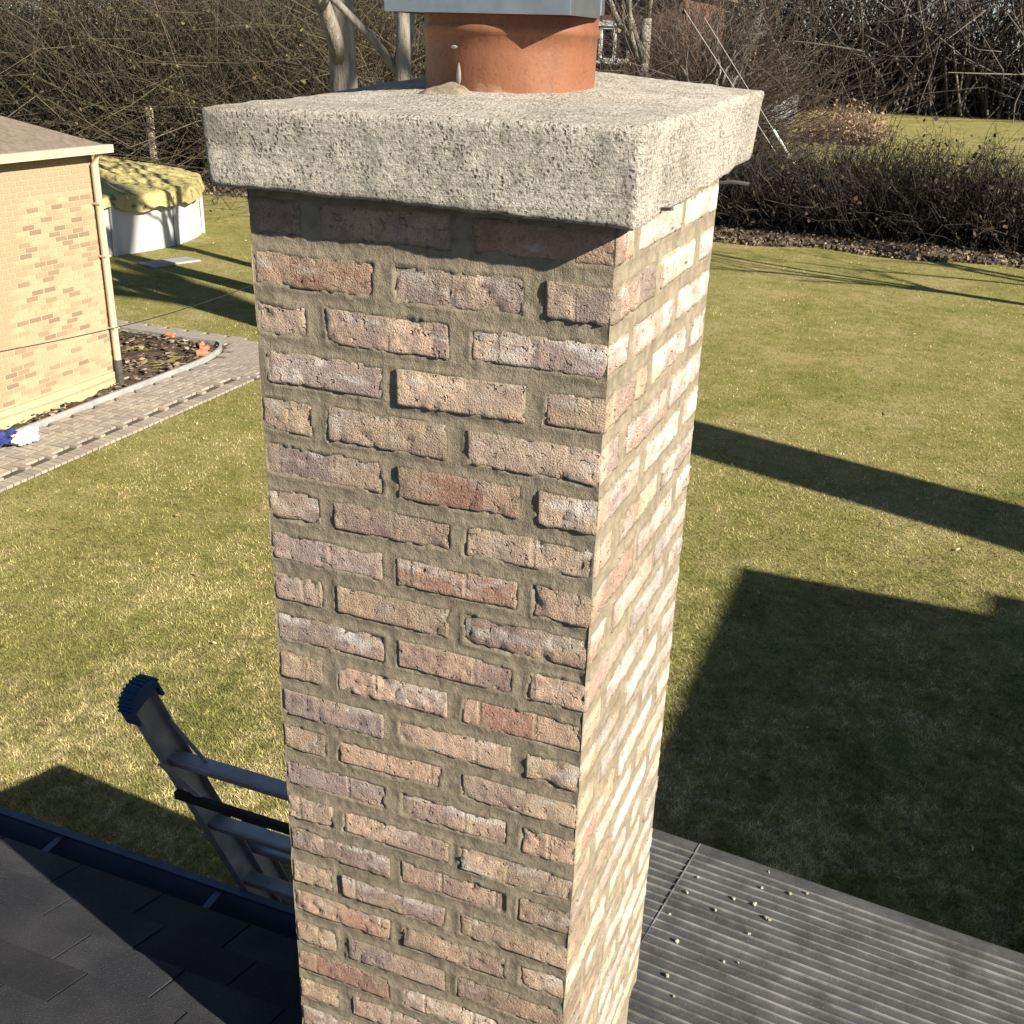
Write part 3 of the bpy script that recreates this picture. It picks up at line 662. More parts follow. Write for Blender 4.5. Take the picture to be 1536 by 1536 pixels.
# ---------------------------------------------------------------- ladder
def ladder():
    a = math.radians(69.5); ax = Vector((-.065, -math.cos(a), math.sin(a))); nrm = Vector((0, math.sin(a), math.cos(a)))    # along, and outwards from the house
    P0 = Vector((-.635, .632, G-2.08))
    root = empty('ladder', (-.4, 1.3, 0), 'aluminium extension ladder with blue end caps leaning on the gutter', 'ladder')
    off = Vector((-.4, 1.3, 0))
    def R(s, dx=0.0, dn=0.0): return P0+ax*s+Vector((dx, 0, 0))+nrm*dn-off
    def rail(dx, s0, s1, dn, inward, name='rail'):
        m = MB(); w, t, fl = .082, .004, .026
        def slab(x0, x1, n0, n1):
            v = []
            for s in (s0, s1):
                for (xx, n) in ((x0, n0), (x1, n0), (x1, n1), (x0, n1)): v.append(R(s, dx+xx, dn+n))
            m.add(v, BOXF)
        slab(0, t*inward, 0, w)                                            # web
        slab(t*inward, fl*inward, 0, t); slab(t*inward, fl*inward, w-t, w)      # flanges
        return bevel(m.build(name, ALU, root), .0015, 1)
    def cap(dx, s, dn, inward):
        m = MB(); w = .082
        n = 14; prof = []
        for k in range(n+1):
            t = math.pi*k/n; prof.append((w/2-(w/2+.012)*math.cos(t), .012+.040*math.sin(t)+(.002 if k % 2 else 0)))
        prof = [(-.012, -.030)]+prof+[(w+.012, -.030), (w+.004, -.030), (w+.004, .010), (-.004, .010), (-.004, -.030)]
        v = []; N = len(prof)
        for xx in (-.007*inward, .034*inward):
            for (nn, ss) in prof: v.append(R(s+ss, dx+xx, dn+nn))
        f = [(k, (k+1) % N, (k+1) % N+N, k+N) for k in range(N)]+[tuple(range(N)), tuple(range(N, 2*N))[::-1]]
        m.add(v, f); o = m.build('end_cap', BLUEPL, root)
        ribs = MB()
        for k in range(1, n, 1):
            t = math.pi*k/n; nn = w/2-(w/2+.0155)*math.cos(t); ss = .012+.0435*math.sin(t)
            ribs.bar(R(s+ss, dx-.0075*inward, dn+nn), R(s+ss, dx+.0345*inward, dn+nn), .0045, .0045)
        ribs.build('grip_rib', BLUEPL, o)
    WID = .54
    tops = .84; base_top = .07
    for dx, inw in ((0, 1), (WID, -1)):
        rail(dx, -1.6, tops, 0.0, inw); cap(dx, tops, 0.0, inw)
        bdx = dx-.034*inw
        rail(bdx, -2.09, base_top, .088, inw); cap(bdx, base_top-.01, .088, inw)
    def rung(s, dn, x0, x1):
        # D shaped tread: flat on top, rounded under
        pr = [(-.021, .011), (.021, .011), (.024, .004), (.020, -.013), (.008, -.022), (-.008, -.022), (-.020, -.013), (-.024, .004)]
        v = []
        for x in (x0, x1):
            for (u, w2) in pr: v.append(R(s, x, dn)+Vector((0, u, w2)))
        N = 8; m = MB(); m.add(v, [(k, (k+1) % N, (k+1) % N+N, k+N) for k in range(N)]+[tuple(range(N))[::-1], tuple(range(N, 2*N))])
        m.build('rung', ALU, root, True) if False else bevel(m.build('rung', ALU, root), .002, 1)
    for k in range(7): rung(.600-.305*k, .041, .002, WID-.002)
    for k in range(7): rung(.02-.305*k, .129, -.03, WID+.03)
    # knee braces from the rails to the top rung, and the black pulley bar under it
    for dx, s in ((.028, 1), (WID-.028, -1)):
        MB().bar(R(.735, dx, .070), R(.607, dx+.075*s, .050), .012, .003, up=(0, -1, .3)).build('brace', ALU, root)
        MB().bar(R(.640, dx-.018*s, -.006), R(.515, dx+.055*s, -.006), .016, .003, up=(0, -1, .3)).build('brace', ALU, root)
    MB().bar(R(.508, .006, -.012), R(.508, WID-.006, -.012), .016, .022).build('pulley_bar', BLACKPL, root)
ladder()

# ---------------------------------------------------------------- neighbour's yellow brick house
def neighbour():
    NX, NY, H = -9.72, 10.42, 3.35
    root = empty('neighbour_house', (NX-4, 5, 0), 'yellow brick house with cream foundation at the left edge', 'house')
    off = Vector((NX-4, 5, 0))
    def b(m, name, mat, par=root): return m.build(name, mat, par, loc=-off)
    b(MB().box(NX-8, NX, -1.5, NY, .27, H), 'wall', NMORTAR)
    b(MB().box(NX-8.03, NX+.03, -1.53, NY+.03, -.1, .268), 'foundation', FOUND)
    m = MB(); e = .16
    m.add([(NX-8-e, -1.5-e, H-.02), (NX+e, -1.5-e, H-.02), (NX+e, NY+e, H-.02), (NX-8-e, NY+e, H-.02), (NX-4, 2.2, H+1.7), (NX-4, NY-4, H+1.7)],
          [(3, 2, 1, 0), (0, 1, 4), (1, 2, 5, 4), (2, 3, 5), (3, 0, 4, 5)])
    b(m, 'roof', TANROOF)
    b(MB().box(NX+e-.02, NX+e+.08, -1.5-e, NY+e, H-.10, H), 'gutter', CREAM)
    # downspout with a dark boot
    x, y = NX+.075, NY-.05
    d = b(MB().tube([(x, y, .42), (x, y, H-.25), (NX+e+.02, y, H-.06)], .05, 14), 'downspout', CREAM)
    MB().tube([(x, y, .06), (x, y, .44)], .056, 14).build('boot', DARKPL, d)
    for z in (.9, 1.9, 2.6): MB().box(NX+.002, x+.054, y-.056, y+.056, z-.012, z+.012).build('strap', CREAM, d)
    # bricks of the flank, each proud of the pale mortar
    c0 = .0677; cand = []
    rr = random.Random(5); rows = int((H-.30)/c0)
    for r in range(rows):
        z = .30+r*c0; y = NY-.003-(.105 if r % 2 else 0)
        if r % 2: cand.append((NY-.003-.095, NY-.003, z))
        while y > 5.0:
            cand.append((y-.2, y, z)); y -= .211
    me = {}
    def bm(L):
        L = round(L, 3)
        if L not in me:
            o = MB().box(-.02, .006, -L/2, L/2, -.0275, .0275); me[L] = o.mesh('wall_brick'); me[L].materials.append(NBRICK)
        return me[L]
    pal = [(.29, .21, .14), (.33, .25, .165), (.38, .30, .195), (.255, .185, .125), (.40, .325, .21), (.225, .165, .115)]
    dd = lambda q: (NX-CPOS[0])**2+((q[0]+q[1])/2-CPOS[1])**2+(q[2]-CPOS[2])**2
    vis = [q for q in cand if q[0] > 7.4]; vis.sort(key=dd)
    seen = [q for q in vis if q[2] < 2.75]
    keep = set(seen[-300:])
    m = MB()
    for q in cand:
        y0, y1, z = q
        if q in keep:
            o = obj('wall_brick', bm(y1-y0-.012), None, root, loc=Vector((NX, (y0+y1)/2, z+.028))-off, color=(*rr.choices(pal, [2, 4, 6, 1.5, 6, 1])[0], 1))
        else: m.box(NX-.02, NX+.006, y0+.006, y1-.006, z, z+.055)
    o = b(m, 'wall_bricks', NBRICK); o['kind'] = 'stuff'; o.color = (.34, .26, .17, 1)
    # rear wall bricks facing the path
    m = MB()
    for r in range(rows):
        z = .30+r*c0; x = NX-(.105 if r % 2 else 0)
        while x > NX-7.7: m.box(x-.205, x-.006, NY-.02, NY+.006, z, z+.055); x -= .211
    o = b(m, 'wall_bricks', NBRICK); o['kind'] = 'stuff'; o.color = (.34, .26, .17, 1)
neighbour()

# ---------------------------------------------------------------- path, bed
def path():
    root = obj('paver_path', None, loc=(-8.8, 9, 0), kind='structure'); root['label'] = 'curved grey concrete paver path between lawn and soil bed'
    off = Vector((-8.8, 9, 0))
    # bedding sheet
    N = 60; inn = []; out = []
    inn.append((CX+.5, 3.0)); out.append((CX+1.7, 3.0))
    for t in np.linspace(0, math.pi/2, 40):
        inn.append((CX+.5*math.cos(t), CY+1.4*math.sin(t))); out.append((CX+1.7*math.cos(t), CY+2.0*math.sin(t)))
    inn.append((-18, CY+1.4)); out.append((-18, CY+2.05))
    v = [(x, y, .004) for x, y in inn]+[(x, y, .004) for x, y in out]; n = len(inn)
    f = [(k, k+n, k+1+n, k+1) for k in range(n-1)]
    obj('bedding', make_mesh('bedding', v, f), JOINTSAND, root, loc=-off)
    # raised edging strip on the bed side
    m = MB()
    pts = [(x-.03, y-.01) for x, y in inn]
    for (xa, ya), (xb, yb) in zip(pts[:-1], pts[1:]): m.bar((xa, ya, .035), (xb, yb, .035), .035, .11)
    m.build('edging', SLAB, root, loc=-off)
    u = .104
    cells = []
    for i in range(-100, 30):
        for j in range(0, 150):
            d = (i-j) % 4
            x = CX+i*u; y = 4.0+j*u
            if d == 0: cells.append((x+u, y+u/2, 0))
            elif d == 3: cells.append((x+u/2, y+u, 1))
    keep = []
    for (x, y, r) in cells:
        i, o = path_side(x, y)
        hx, hy = (u, u/2) if r == 0 else (u/2, u)
        cs = [(x+sx*hx*.96, y+sy*hy*.96) for sx in (-1, 1) for sy in (-1, 1)]
        if all(in_path(a, b) for a, b in cs) and y > 5.2 and x > -13.5: keep.append((x, y, r))
    # soldier borders along both edges
    bord = []
    y = 5.3
    while y < CY:
        bord += [(CX+1.7-.105, y, 0)]; y += u
    keep = [q for q in keep if not (q[1] < CY and q[0]+.10 > CX+1.7-.21)]
    keep += bord
    me = {}
    v, f, _ = rounded_block(2*u-.006, u-.006, .05, .05, 3, r=.006, amp=0, chip=0)
    pm = make_mesh('paver', *box_vf(-(u-.008), u-.008, -(u/2-.008), u/2-.008, -.025, .025)); pm.materials.append(PAVER)
    pal = [(.33, .29, .245), (.37, .325, .27), (.29, .26, .225), (.40, .345, .28), (.31, .265, .22)]
    keep.sort(key=lambda q: (q[0]-CPOS[0])**2+(q[1]-CPOS[1])**2)
    vis = [q for q in keep if q[1] > 6.3 or q[0] < -9.0]
    first = set(vis[:300]); m = MB()
    for q in keep:
        x, y, r = q; z = .008+rnd.uniform(0, .006)
        if q in first:
            obj('paver', pm, None, root, loc=Vector((x, y, z))-off, rot=(rnd.uniform(-.012, .012), rnd.uniform(-.012, .012), (math.pi/2 if r else 0)+rnd.uniform(-.02, .02)), color=(*rnd.choice(pal), 1))
        else:
            hx, hy = (u-.004, u/2-.004) if r == 0 else (u/2-.004, u-.004); m.box(x-hx, x+hx, y-hy, y+hy, -.02, .027+rnd.uniform(0, .003))
    o = m.build('pavers', PAVER, root, loc=-off); o['kind'] = 'stuff'; o.color = (.33, .29, .245, 1)
path()
def bed():
    # churned soil between wall and path
    nx, ny = 40, 150; x, y = np.meshgrid(np.linspace(-13.5, -9.36, nx*2), np.linspace(4, 13.0, ny), indexing='ij')
    q = np.stack([x, y, np.zeros_like(x)], -1)
    i, o_ = path_side(x, y)
    z = .03+fbm(q, 2.2, 3)*.05+fbm(q, 7, 6)*.04
    z = np.where(i > .93, -.05, z)
    z = np.where(x < -9.9, np.where(y < 10.2, -.05, z), z)
    q[..., 2] = z
    obj('soil_bed', make_mesh('soil_bed', q.reshape(-1, 3), grid(*x.shape)[:, ::-1] if False else grid(*x.shape), True), SOIL, kind='structure')
    # dry leaf and chip litter on it
    rg = np.random.default_rng(8); n = 2600
    px = rg.uniform(-12.5, -9.42, n); py = rg.uniform(5, 12.9, n); i, _ = path_side(px, py)
    ok = (i < .92) & ~((px < -9.68) & (py < 10.5)); px, py = px[ok], py[ok]; n = len(px)
    c = np.stack([px, py, np.full(n, .09)+rg.uniform(-.04, .03, n)], 1); s = rg.uniform(.015, .05, (n, 1, 1))
    qd = rg.normal(0, 1, (n, 4, 3))*np.array([.25, .25, .25])+np.array([[-1, -.6, 0], [1, -.6, 0], [1, .6, 0], [-1, .6, 0]])
    an = rg.uniform(0, 6.28, n); ca, sa = np.cos(an)[:, None], np.sin(an)[:, None]
    qd = np.stack([qd[..., 0]*ca-qd[..., 1]*sa, qd[..., 0]*sa+qd[..., 1]*ca, qd[..., 2]], -1)*s
    V = (c[:, None]+qd).reshape(-1, 3); col = np.array([[.30, .22, .15], [.20, .14, .09], [.40, .33, .25], [.10, .075, .055]])[rg.integers(0, 4, n)]
    obj('leaf_litter', make_mesh('leaf_litter', V, np.arange(4*n).reshape(-1, 4), colors=np.repeat(col, 4, 0)), LEAF, kind='stuff', label='dry leaves and chips scattered on the soil bed', cat='leaf litter')
    labs = ['orange edging brick leaning at the bed corner nearest the lawn', 'red brown edging brick tipped inwards at the bed curve', 'small red edging brick at the back of the bed', 'pale half buried edging brick beside the bed curve']
    for (x, y, rz, rx, l), lab in zip([(-9.62, 12.22, 1.0, .35, .2), (-9.98, 12.68, 2.4, -.5, .22), (-10.75, 12.90, .2, .3, .16), (-9.74, 12.46, 1.7, .2, .2)], labs):
        v, f, _ = rounded_block(l, .10, .075, .02, rnd.randint(1, 99), r=.006, amp=.002, chip=.01)
        obj('edging_brick', make_mesh('edging_brick', v, f), TERRA, loc=(x, y, .10), rot=(rx, .1, rz), label=lab, cat='brick', group='loose bricks edging the soil bed')
    # crumpled white bag and the blue cloth below it
    rg2 = np.random.default_rng(4); nr, na = 26, 48
    t, a = np.meshgrid(np.linspace(0.001, math.pi*.93, nr), np.linspace(0, 2*math.pi, na), indexing='ij')
    d = np.stack([np.sin(t)*np.cos(a), np.sin(t)*np.sin(a), np.cos(t)], -1)
    rr = 1+fbm(d, 2.2, 5)*.35+np.abs(fbm(d, 5, 9))*.25
    q = d*rr[..., None]*np.array([.11, .21, .075]); q[..., 2] = np.maximum(q[..., 2], -.05)
    obj('plastic_bag', make_mesh('plastic_bag', q.reshape(-1, 3), grid(nr, na)), BAG, loc=(-9.10, 8.02, .11), rot=(0, 0, .25), label='crumpled white plastic bag on the soil beside the path', cat='bag')
    nx, ny = 26, 40; x, y = np.meshgrid(np.linspace(-.16, .16, nx), np.linspace(-.5, .5, ny), indexing='ij'); q = np.stack([x, y, 0*x], -1)
    q[..., 2] = .03+np.abs(fbm(q, 7, 3))*.09+.02*np.cos(x*9); q[..., :2] += np.stack([fbm(q, 5, 1), fbm(q, 5, 2)], -1)*.03
    o = obj('blue_cloth', make_mesh('blue_cloth', q.reshape(-1, 3), grid(nx, ny), True), BLUECL, loc=(-9.22, 7.55, .05), label='dark blue cloth lying under the white bag at the left edge', cat='cloth')
    o.modifiers.new('thick', 'SOLIDIFY').thickness = .012
bed()
# stepping slab on the lawn near the pool
v, f, _ = rounded_block(.62, 1.25, .05, .06, 9, r=.01, amp=.003, chip=.01)
obj('stone_slab', make_mesh('stone_slab', v, f), SLAB, loc=(-15.1, 18.4, .028), rot=(0, 0, -.35), label='flat grey stone slab in the grass before the pool', cat='slab')

# ---------------------------------------------------------------- pool
def pool():
    cx, cy, R, H = -20.67, 20.0, 4.24, 1.16
    root = empty('pool', (cx, cy, 0), 'white corrugated above ground pool under a yellow tarp', 'pool')
    n = 360; zs = [0, .03, .3, .6, .9, H]; v = []
    for z in zs:
        for k in range(n):
            t = 2*math.pi*k/n; r = R+.018*math.sin(t*96)+.02*noise(np.array([[math.cos(t)*R, math.sin(t)*R, z]]), .9, 4)[0]
            v.append((r*math.cos(t), r*math.sin(t), z))
    f = [(i*n+k, i*n+(k+1) % n, (i+1)*n+(k+1) % n, (i+1)*n+k) for i in range(len(zs)-1) for k in range(n)]
    obj('wall', make_mesh('wall', v, f, True), POOL, root)
    for k in range(14):
        t = 2*math.pi*k/14+.09; x, y = (R+.06)*math.cos(t), (R+.06)*math.sin(t)
        o = MB().box(-.035, .035, -.055, .055, 0, H+.02).build('upright', POOL, root, loc=(x, y, 0), rot=(0, 0, t)); bevel(o, .012)
    m, vv = MB(), []
    prof = [(R-.06, H), (R+.05, H), (R+.06, H+.03), (R-.06, H+.04)]
    v, f = lathe(prof+[prof[0]], 120, 0, 0, 0); obj('rim', make_mesh('rim', v, f, True), POOL, root)
    # tarp: sagging and bunched over a centre prop, hem hanging unevenly over the rim
    nr, na = 60, 420; t, a = np.meshgrid(np.linspace(0, 1, nr), np.linspace(0, 2*math.pi, na), indexing='ij')
    hem = 1.03+.03*fbm(np.stack([np.cos(a)*3, np.sin(a)*3, 0*a], -1), 1.2, 3)
    r = R*np.minimum(t*1.12, hem)
    over = np.clip(t*1.12-1.035, 0, 1)
    fold = 1-4*np.abs(((a*34+fbm(np.stack([np.cos(a)*4, np.sin(a)*4, t*2], -1), 1, 7)*5)/(2*math.pi)) % 1-.5)
    z = H+.12+.78*np.clip(1-t*1.02, 0, 1)**1.15+.10*fold*np.clip(t*2, 0, 1)*np.clip(1.35-t, 0, 1)+.12*fbm(np.stack([r*np.cos(a), r*np.sin(a), 0*a], -1), .8, 4)*np.clip(1.1-t, 0, 1)
    z = z-over*(2.6+1.5*fbm(np.stack([np.cos(a)*5, np.sin(a)*5, 0*a], -1), 1, 9))
    r = r+over*.9+.03*fold*np.clip(t-.8, 0, 1)
    q = np.stack([r*np.cos(a), r*np.sin(a), z], -1)
    obj('tarp', make_mesh('tarp', q.reshape(-1, 3), grid(nr, na), True), TARP, root, label='bunched yellow tarp with dark blotches')
    MB().tube([(R*.35, .6, 0), (R*.35, .6, H+.5)], .05, 8).build('prop', CREAM, root)
pool()
o = MB().box(-.09, .09, -.09, .09, 0, 2.5).build('timber_post', CREAM, loc=(-24.9, 30.2, 0), label='yellow timber post standing behind the tarp covered pool', cat='post'); bevel(o, .015)

# ---------------------------------------------------------------- plants
def sticks(P3, R3, sides=3):
    """P3 (N,K,3) polylines, R3 (N,K) radii -> mesh arrays"""
    N, K, _ = P3.shape
    d = np.gradient(P3, axis=1); d /= np.maximum(np.linalg.norm(d, axis=2, keepdims=True), 1e-9)
    ref = np.where(np.abs(d[..., 2:3]) < .9, np.array([0, 0, 1.0]), np.array([1.0, 0, 0]))
    x = np.cross(d, ref); x /= np.maximum(np.linalg.norm(x, axis=2, keepdims=True), 1e-9); y = np.cross(d, x)
    V = np.stack([P3+(x*math.cos(2*math.pi*s/sides)+y*math.sin(2*math.pi*s/sides))*R3[..., None] for s in range(sides)], 2).reshape(-1, 3)
    idx = np.arange(N*K*sides).reshape(N, K, sides); F = []
    for s in range(sides):
        s2 = (s+1) % sides
        F.append(np.stack([idx[:, :-1, s], idx[:, :-1, s2], idx[:, 1:, s2], idx[:, 1:, s]], -1).reshape(-1, 4))
    return V, np.concatenate(F)
def twig_mesh(name, base, direc, length, rad, K, rg, curl, pal, up=0.0, sides=3):
    N = len(base); pts = [base]; d = direc/np.linalg.norm(direc, axis=1, keepdims=True)
    for k in range(K-1):
        d = d+rg.normal(0, curl, (N, 3))+np.array([0, 0, up]); d /= np.linalg.norm(d, axis=1, keepdims=True)
        pts.append(pts[-1]+d*(length/(K-1))[:, None])
    P3 = np.stack(pts, 1); R3 = rad[:, None]*np.linspace(1, .25, K)[None]
    V, F = sticks(P3, R3, sides)
    col = np.array(pal)[rg.integers(0, len(pal), N)]*rg.uniform(.7, 1.25, (N, 1))
    return make_mesh(name, V, F, True, colors=np.repeat(col, K*sides, 0)), P3
BROWN = [(.17, .125, .09), (.12, .09, .065), (.23, .18, .13), (.09, .07, .055), (.15, .135, .08)]
GREYB = [(.16, .14, .125), (.11, .095, .085), (.22, .195, .17), (.08, .07, .065)]
def leaves_mesh(name, pos, rg, size, pal):
    n = len(pos); s = rg.uniform(.6, 1.4, (n, 1, 1))*size
    q = rg.normal(0, 1, (n, 4, 3))*.25+np.array([[-1, -.6, 0], [1, -.6, 0], [1, .6, 0], [-1, .6, 0]])
    a = rg.normal(0, 1, (n, 3)); a /= np.linalg.norm(a, axis=1, keepdims=True); b = np.cross(a, rg.normal(0, 1, (n, 3))); b /= np.linalg.norm(b, axis=1, keepdims=True); c = np.cross(a, b)
    q = (q[..., 0:1]*a[:, None]+q[..., 1:2]*b[:, None]+q[..., 2:3]*c[:, None])*s
    col = np.array(pal)[rg.integers(0, len(pal), n)]*rg.uniform(.7, 1.3, (n, 1))
    return make_mesh(name, (pos[:, None]+q).reshape(-1, 3), np.arange(4*n).reshape(-1, 4), colors=np.repeat(col, 4, 0))
def shrub_mass(name, label, cat, x0, x1, y0, y1, h, n, seed, pal, leaf_n=0, leaf_pal=None, rad=.011, curl=.28, group=None, profile=None, leafsize=.05):
    rg = np.random.default_rng(seed); root = empty(name, ((x0+x1)/2, (y0+y1)/2, 0), label, cat, group); off = np.array([(x0+x1)/2, (y0+y1)/2, 0])
    b = np.stack([rg.uniform(x0, x1, n), rg.uniform(y0, y1, n), np.zeros(n)], 1)
    cl = fbm(b, .5, seed)
    hh = h*(.55+.35*rg.random(n)+.35*cl)
    if profile is not None: hh = hh*profile(b[:, 0])
    hh = np.maximum(hh, .4)
    d = np.stack([rg.normal(0, .35, n), rg.normal(0, .35, n), np.ones(n)], 1)
    me, P3 = twig_mesh('stems', b-off, d, hh, rad*rg.uniform(.6, 1.8, n), 5, rg, curl*1.1, pal); obj('stems', me, TWIG, root)
    n2 = int(n*1.45); i = rg.integers(0, n, n2); k = rg.integers(1, 5, n2); b2 = P3[i, k]; d2 = rg.normal(0, 1, (n2, 3))+np.array([0, 0, .5])
    me, P4 = twig_mesh('twigs', b2, d2, h*.28*rg.uniform(.4, 1.3, n2), rad*.5*rg.uniform(.6, 1.4, n2), 4, rg, .35, pal); obj('twigs', me, TWIG, root)
    if leaf_n:
        i = rg.integers(0, n, leaf_n); k = rg.integers(0, 5, leaf_n); p = P3[i, k]+rg.normal(0, .12, (leaf_n, 3)); p[:, 2] = np.maximum(p[:, 2], .02)
        obj('dead_leaves', leaves_mesh('dead_leaves', p, rg, leafsize, leaf_pal or BROWN), LEAF, root)
    return root
def bare_tree(name, label, base, height, r0, seed, lean=(0, 0), levels=4, fork=.45, group='bare trees', spread=.55, trunk_mat=None, nb=3, twign=1, twig_r=.010, straight=.06):
    rg = random.Random(seed); root = empty(name, base, label, 'tree', group); tr = MB(); segs = []
    def grow(p, d, L, r, lev):
        pts = [p]; rr = [r]; n = 7 if lev == 0 else 5
        for k in range(n):
            j = straight if lev == 0 else .16
            d = (d+Vector((rg.gauss(0, j), rg.gauss(0, j), rg.gauss(0, j*.5)+(.05 if lev else 0)))).normalized()
            p = p+d*(L/n); pts.append(p); rr.append(r*(1-.42*(k+1)/n))
        if lev <= 1: tr.tube(pts, rr, 14 if lev == 0 else 8, cap=True)
        else: segs.append((pts, rr))
        if lev < levels:
            for c in range(nb if lev else nb+1):
                t = rg.uniform(.55 if lev == 0 else .3, 1.0) if c else 1.0
                i = min(len(pts)-1, int(t*n+.5)); q = pts[i]; ang = rg.uniform(0, 2*math.pi)
                nd = (d*(1.0)+Vector((math.cos(ang), math.sin(ang), .25))*rg.uniform(spread*.6, spread*1.4)).normalized()
                grow(q, nd, L*rg.uniform(.48, .72), max(rr[i]*rg.uniform(.5, .75), .006), lev+1)
    grow(Vector((0, 0, -.05)), Vector((lean[0], lean[1], 1)).normalized(), height*fork, r0, 0)
    tr.build('trunk', trunk_mat or BARK, root, True)
    if segs:
        P3 = np.array([[tuple(q) for q in s[0]] for s in segs]); R3 = np.array([s[1] for s in segs])
        V, F = sticks(P3, R3, 4); N, K = R3.shape
        # fine twigs off the last branches
        r2 = np.random.default_rng(seed); n2 = N*twign; i = r2.integers(0, N, n2); k = r2.integers(1, K, n2)
        d2 = r2.normal(0, 1, (n2, 3))+np.array([0, 0, .35])
        me2, _ = twig_mesh('twigs', P3[i, k], d2, r2.uniform(.3, 1.0, n2)*height*.06, np.full(n2, twig_r), 4, r2, .25, GREYB)
        col = np.tile(np.array([[.17, .15, .13]]), (len(V), 1))
        crown_o = obj('crown', make_mesh('crown', V, F, True, colors=col), TWIG, root); obj('twigs', me2, TWIG, crown_o)
    return root
# trees whose trunks show above the crown slab, left of the flue; their shadows stripe the lawn
bare_tree('bare_tree', 'stout grey tree trunk standing left behind the chimney crown', (-9.05, 16.0, 0), 15, .31, 21, lean=(-.02, 0), straight=.012, fork=.5)
bare_tree('bare_tree', 'leaning forked grey trunk just left of the clay flue', (-6.75, 13.35, 0), 12, .15, 34, lean=(.10, .0), straight=.03, fork=.5)
bare_tree('bare_tree', 'slim bare tree hidden behind the flue casting a lawn shadow', (-7.3, 16.9, 0), 13, .20, 45, straight=.02, fork=.5)
bare_tree('bare_tree', 'dark gnarled tree right of the flue before the brick house', (-10.45, 40.5, 0), 14, .33, 52, straight=.05, fork=.42, spread=.8, levels=3, twign=2)
bare_tree('bare_tree', 'spindly bare tree among brown brush behind the crown, right', (-7.4, 38.5, 0), 11, .16, 63, straight=.06, fork=.3, spread=.9, levels=4)
bare_tree('bare_tree', 'many branched bare tree above the thicket on the left', (-27, 38, 0), 13, .25, 71, straight=.05, fork=.3, spread=.8, levels=4)
# trees outside the picture on the right: only their shadows reach the lawn
bare_tree('bare_tree', 'broad double tree out of frame whose shadow bands the lawn', (12.2, 7.35, 0), 19, .82, 81, straight=.006, fork=.72, levels=3, spread=.3)
bare_tree('bare_tree', 'bare tree out of frame shading the far lawn by the hedge', (9.5, 21.5, 0), 14, .22, 92, straight=.03, fork=.35, spread=.8, levels=4)
bare_tree('bare_tree', 'second bare tree out of frame shading the far lawn by the hedge', (13.0, 23.2, 0), 16, .25, 93, straight=.03, fork=.35, spread=.8, levels=4)
bare_tree('bare_tree', 'third bare tree out of frame shading the bare hedge', (11.0, 28.5, 0), 15, .25, 94, straight=.03, fork=.3, spread=.8, levels=4)

bare_tree('bare_tree', 'bare tree out of frame shading the yard beyond the hedge', (13, 47, 0), 15, .3, 95, straight=.03, fork=.35, spread=.8, levels=4)
bare_tree('bare_tree', 'stout bare tree out of frame shading the farthest lawn', (17, 58, 0), 18, .4, 96, straight=.03, fork=.35, spread=.8, levels=4)
shrub_mass('bare_hedge', 'dark bare twiggy hedge across the lawn on the right', 'hedge', -6.4, 9, 30.7, 34.0, 2.85, 5200, 5, [(.055, .046, .04), (.042, .036, .031), (.08, .068, .057), (.03, .026, .023)], 7000, [(.10, .075, .05), (.07, .055, .04)], rad=.015)  # stem palette darkened to carry the shade lying on the hedge
shrub_mass('thicket', 'tangled brown brush thicket behind the covered pool', 'thicket', -44, -15.2, 31.5, 39, 12.5, 8000, 6, [(.10, .078, .058), (.07, .055, .042), (.15, .12, .09), (.05, .042, .036), (.09, .085, .05)], 34000, [(.11, .085, .045), (.08, .065, .035), (.06, .048, .032), (.14, .12, .06), (.06, .06, .028)], rad=.019, curl=.55, leafsize=.045)  # stems and leaves toned down: shaded, backlit look put into their colours
shrub_mass('thicket', 'reddish brown brush behind the crown, right of the flue', 'thicket', -10.9, -8.2, 41.5, 47, 9.5, 3600, 7, [(.11, .08, .062), (.08, .06, .05), (.15, .115, .09), (.055, .045, .04)], 12000, [(.13, .085, .055), (.09, .06, .042), (.15, .105, .07)], rad=.017, curl=.5, leafsize=.032, profile=lambda x: np.clip(.3+(x+10.9)*.45, .3, 1.0))
shrub_mass('shrub', 'dry tan shrub on the far lawn beside the fence', 'shrub', -7.8, -3.5, 68, 71.5, 2.2, 700, 8, [(.36, .25, .17), (.26, .18, .12), (.42, .32, .22)], 2500, [(.40, .27, .18), (.30, .2, .13)], rad=.02, leafsize=.08)
shrub_mass('thicket', 'dark tree line closing the yards at the horizon', 'thicket', -95, 45, 112, 126, 26, 4200, 9, [(.10, .09, .08), (.07, .062, .058), (.14, .125, .11)], 0, None, rad=.10, curl=.3, leafsize=.18)
def lawn_leaves():
    rg = np.random.default_rng(31); n = 700; x = rg.uniform(-17, 4, n); y = rg.uniform(3, 27, n); ok = ~in_outer(x, y); x, y = x[ok], y[ok]
    p = np.stack([x, y, rg.uniform(.025, .045, len(x))], 1)
    obj('fallen_leaves', leaves_mesh('fallen_leaves', p, rg, .014, [(.42, .35, .23), (.30, .22, .13), (.50, .44, .33), (.20, .14, .09)]), LEAF, kind='stuff', label='tiny pale fallen leaves scattered over the lawn', cat='leaf litter')
lawn_leaves()
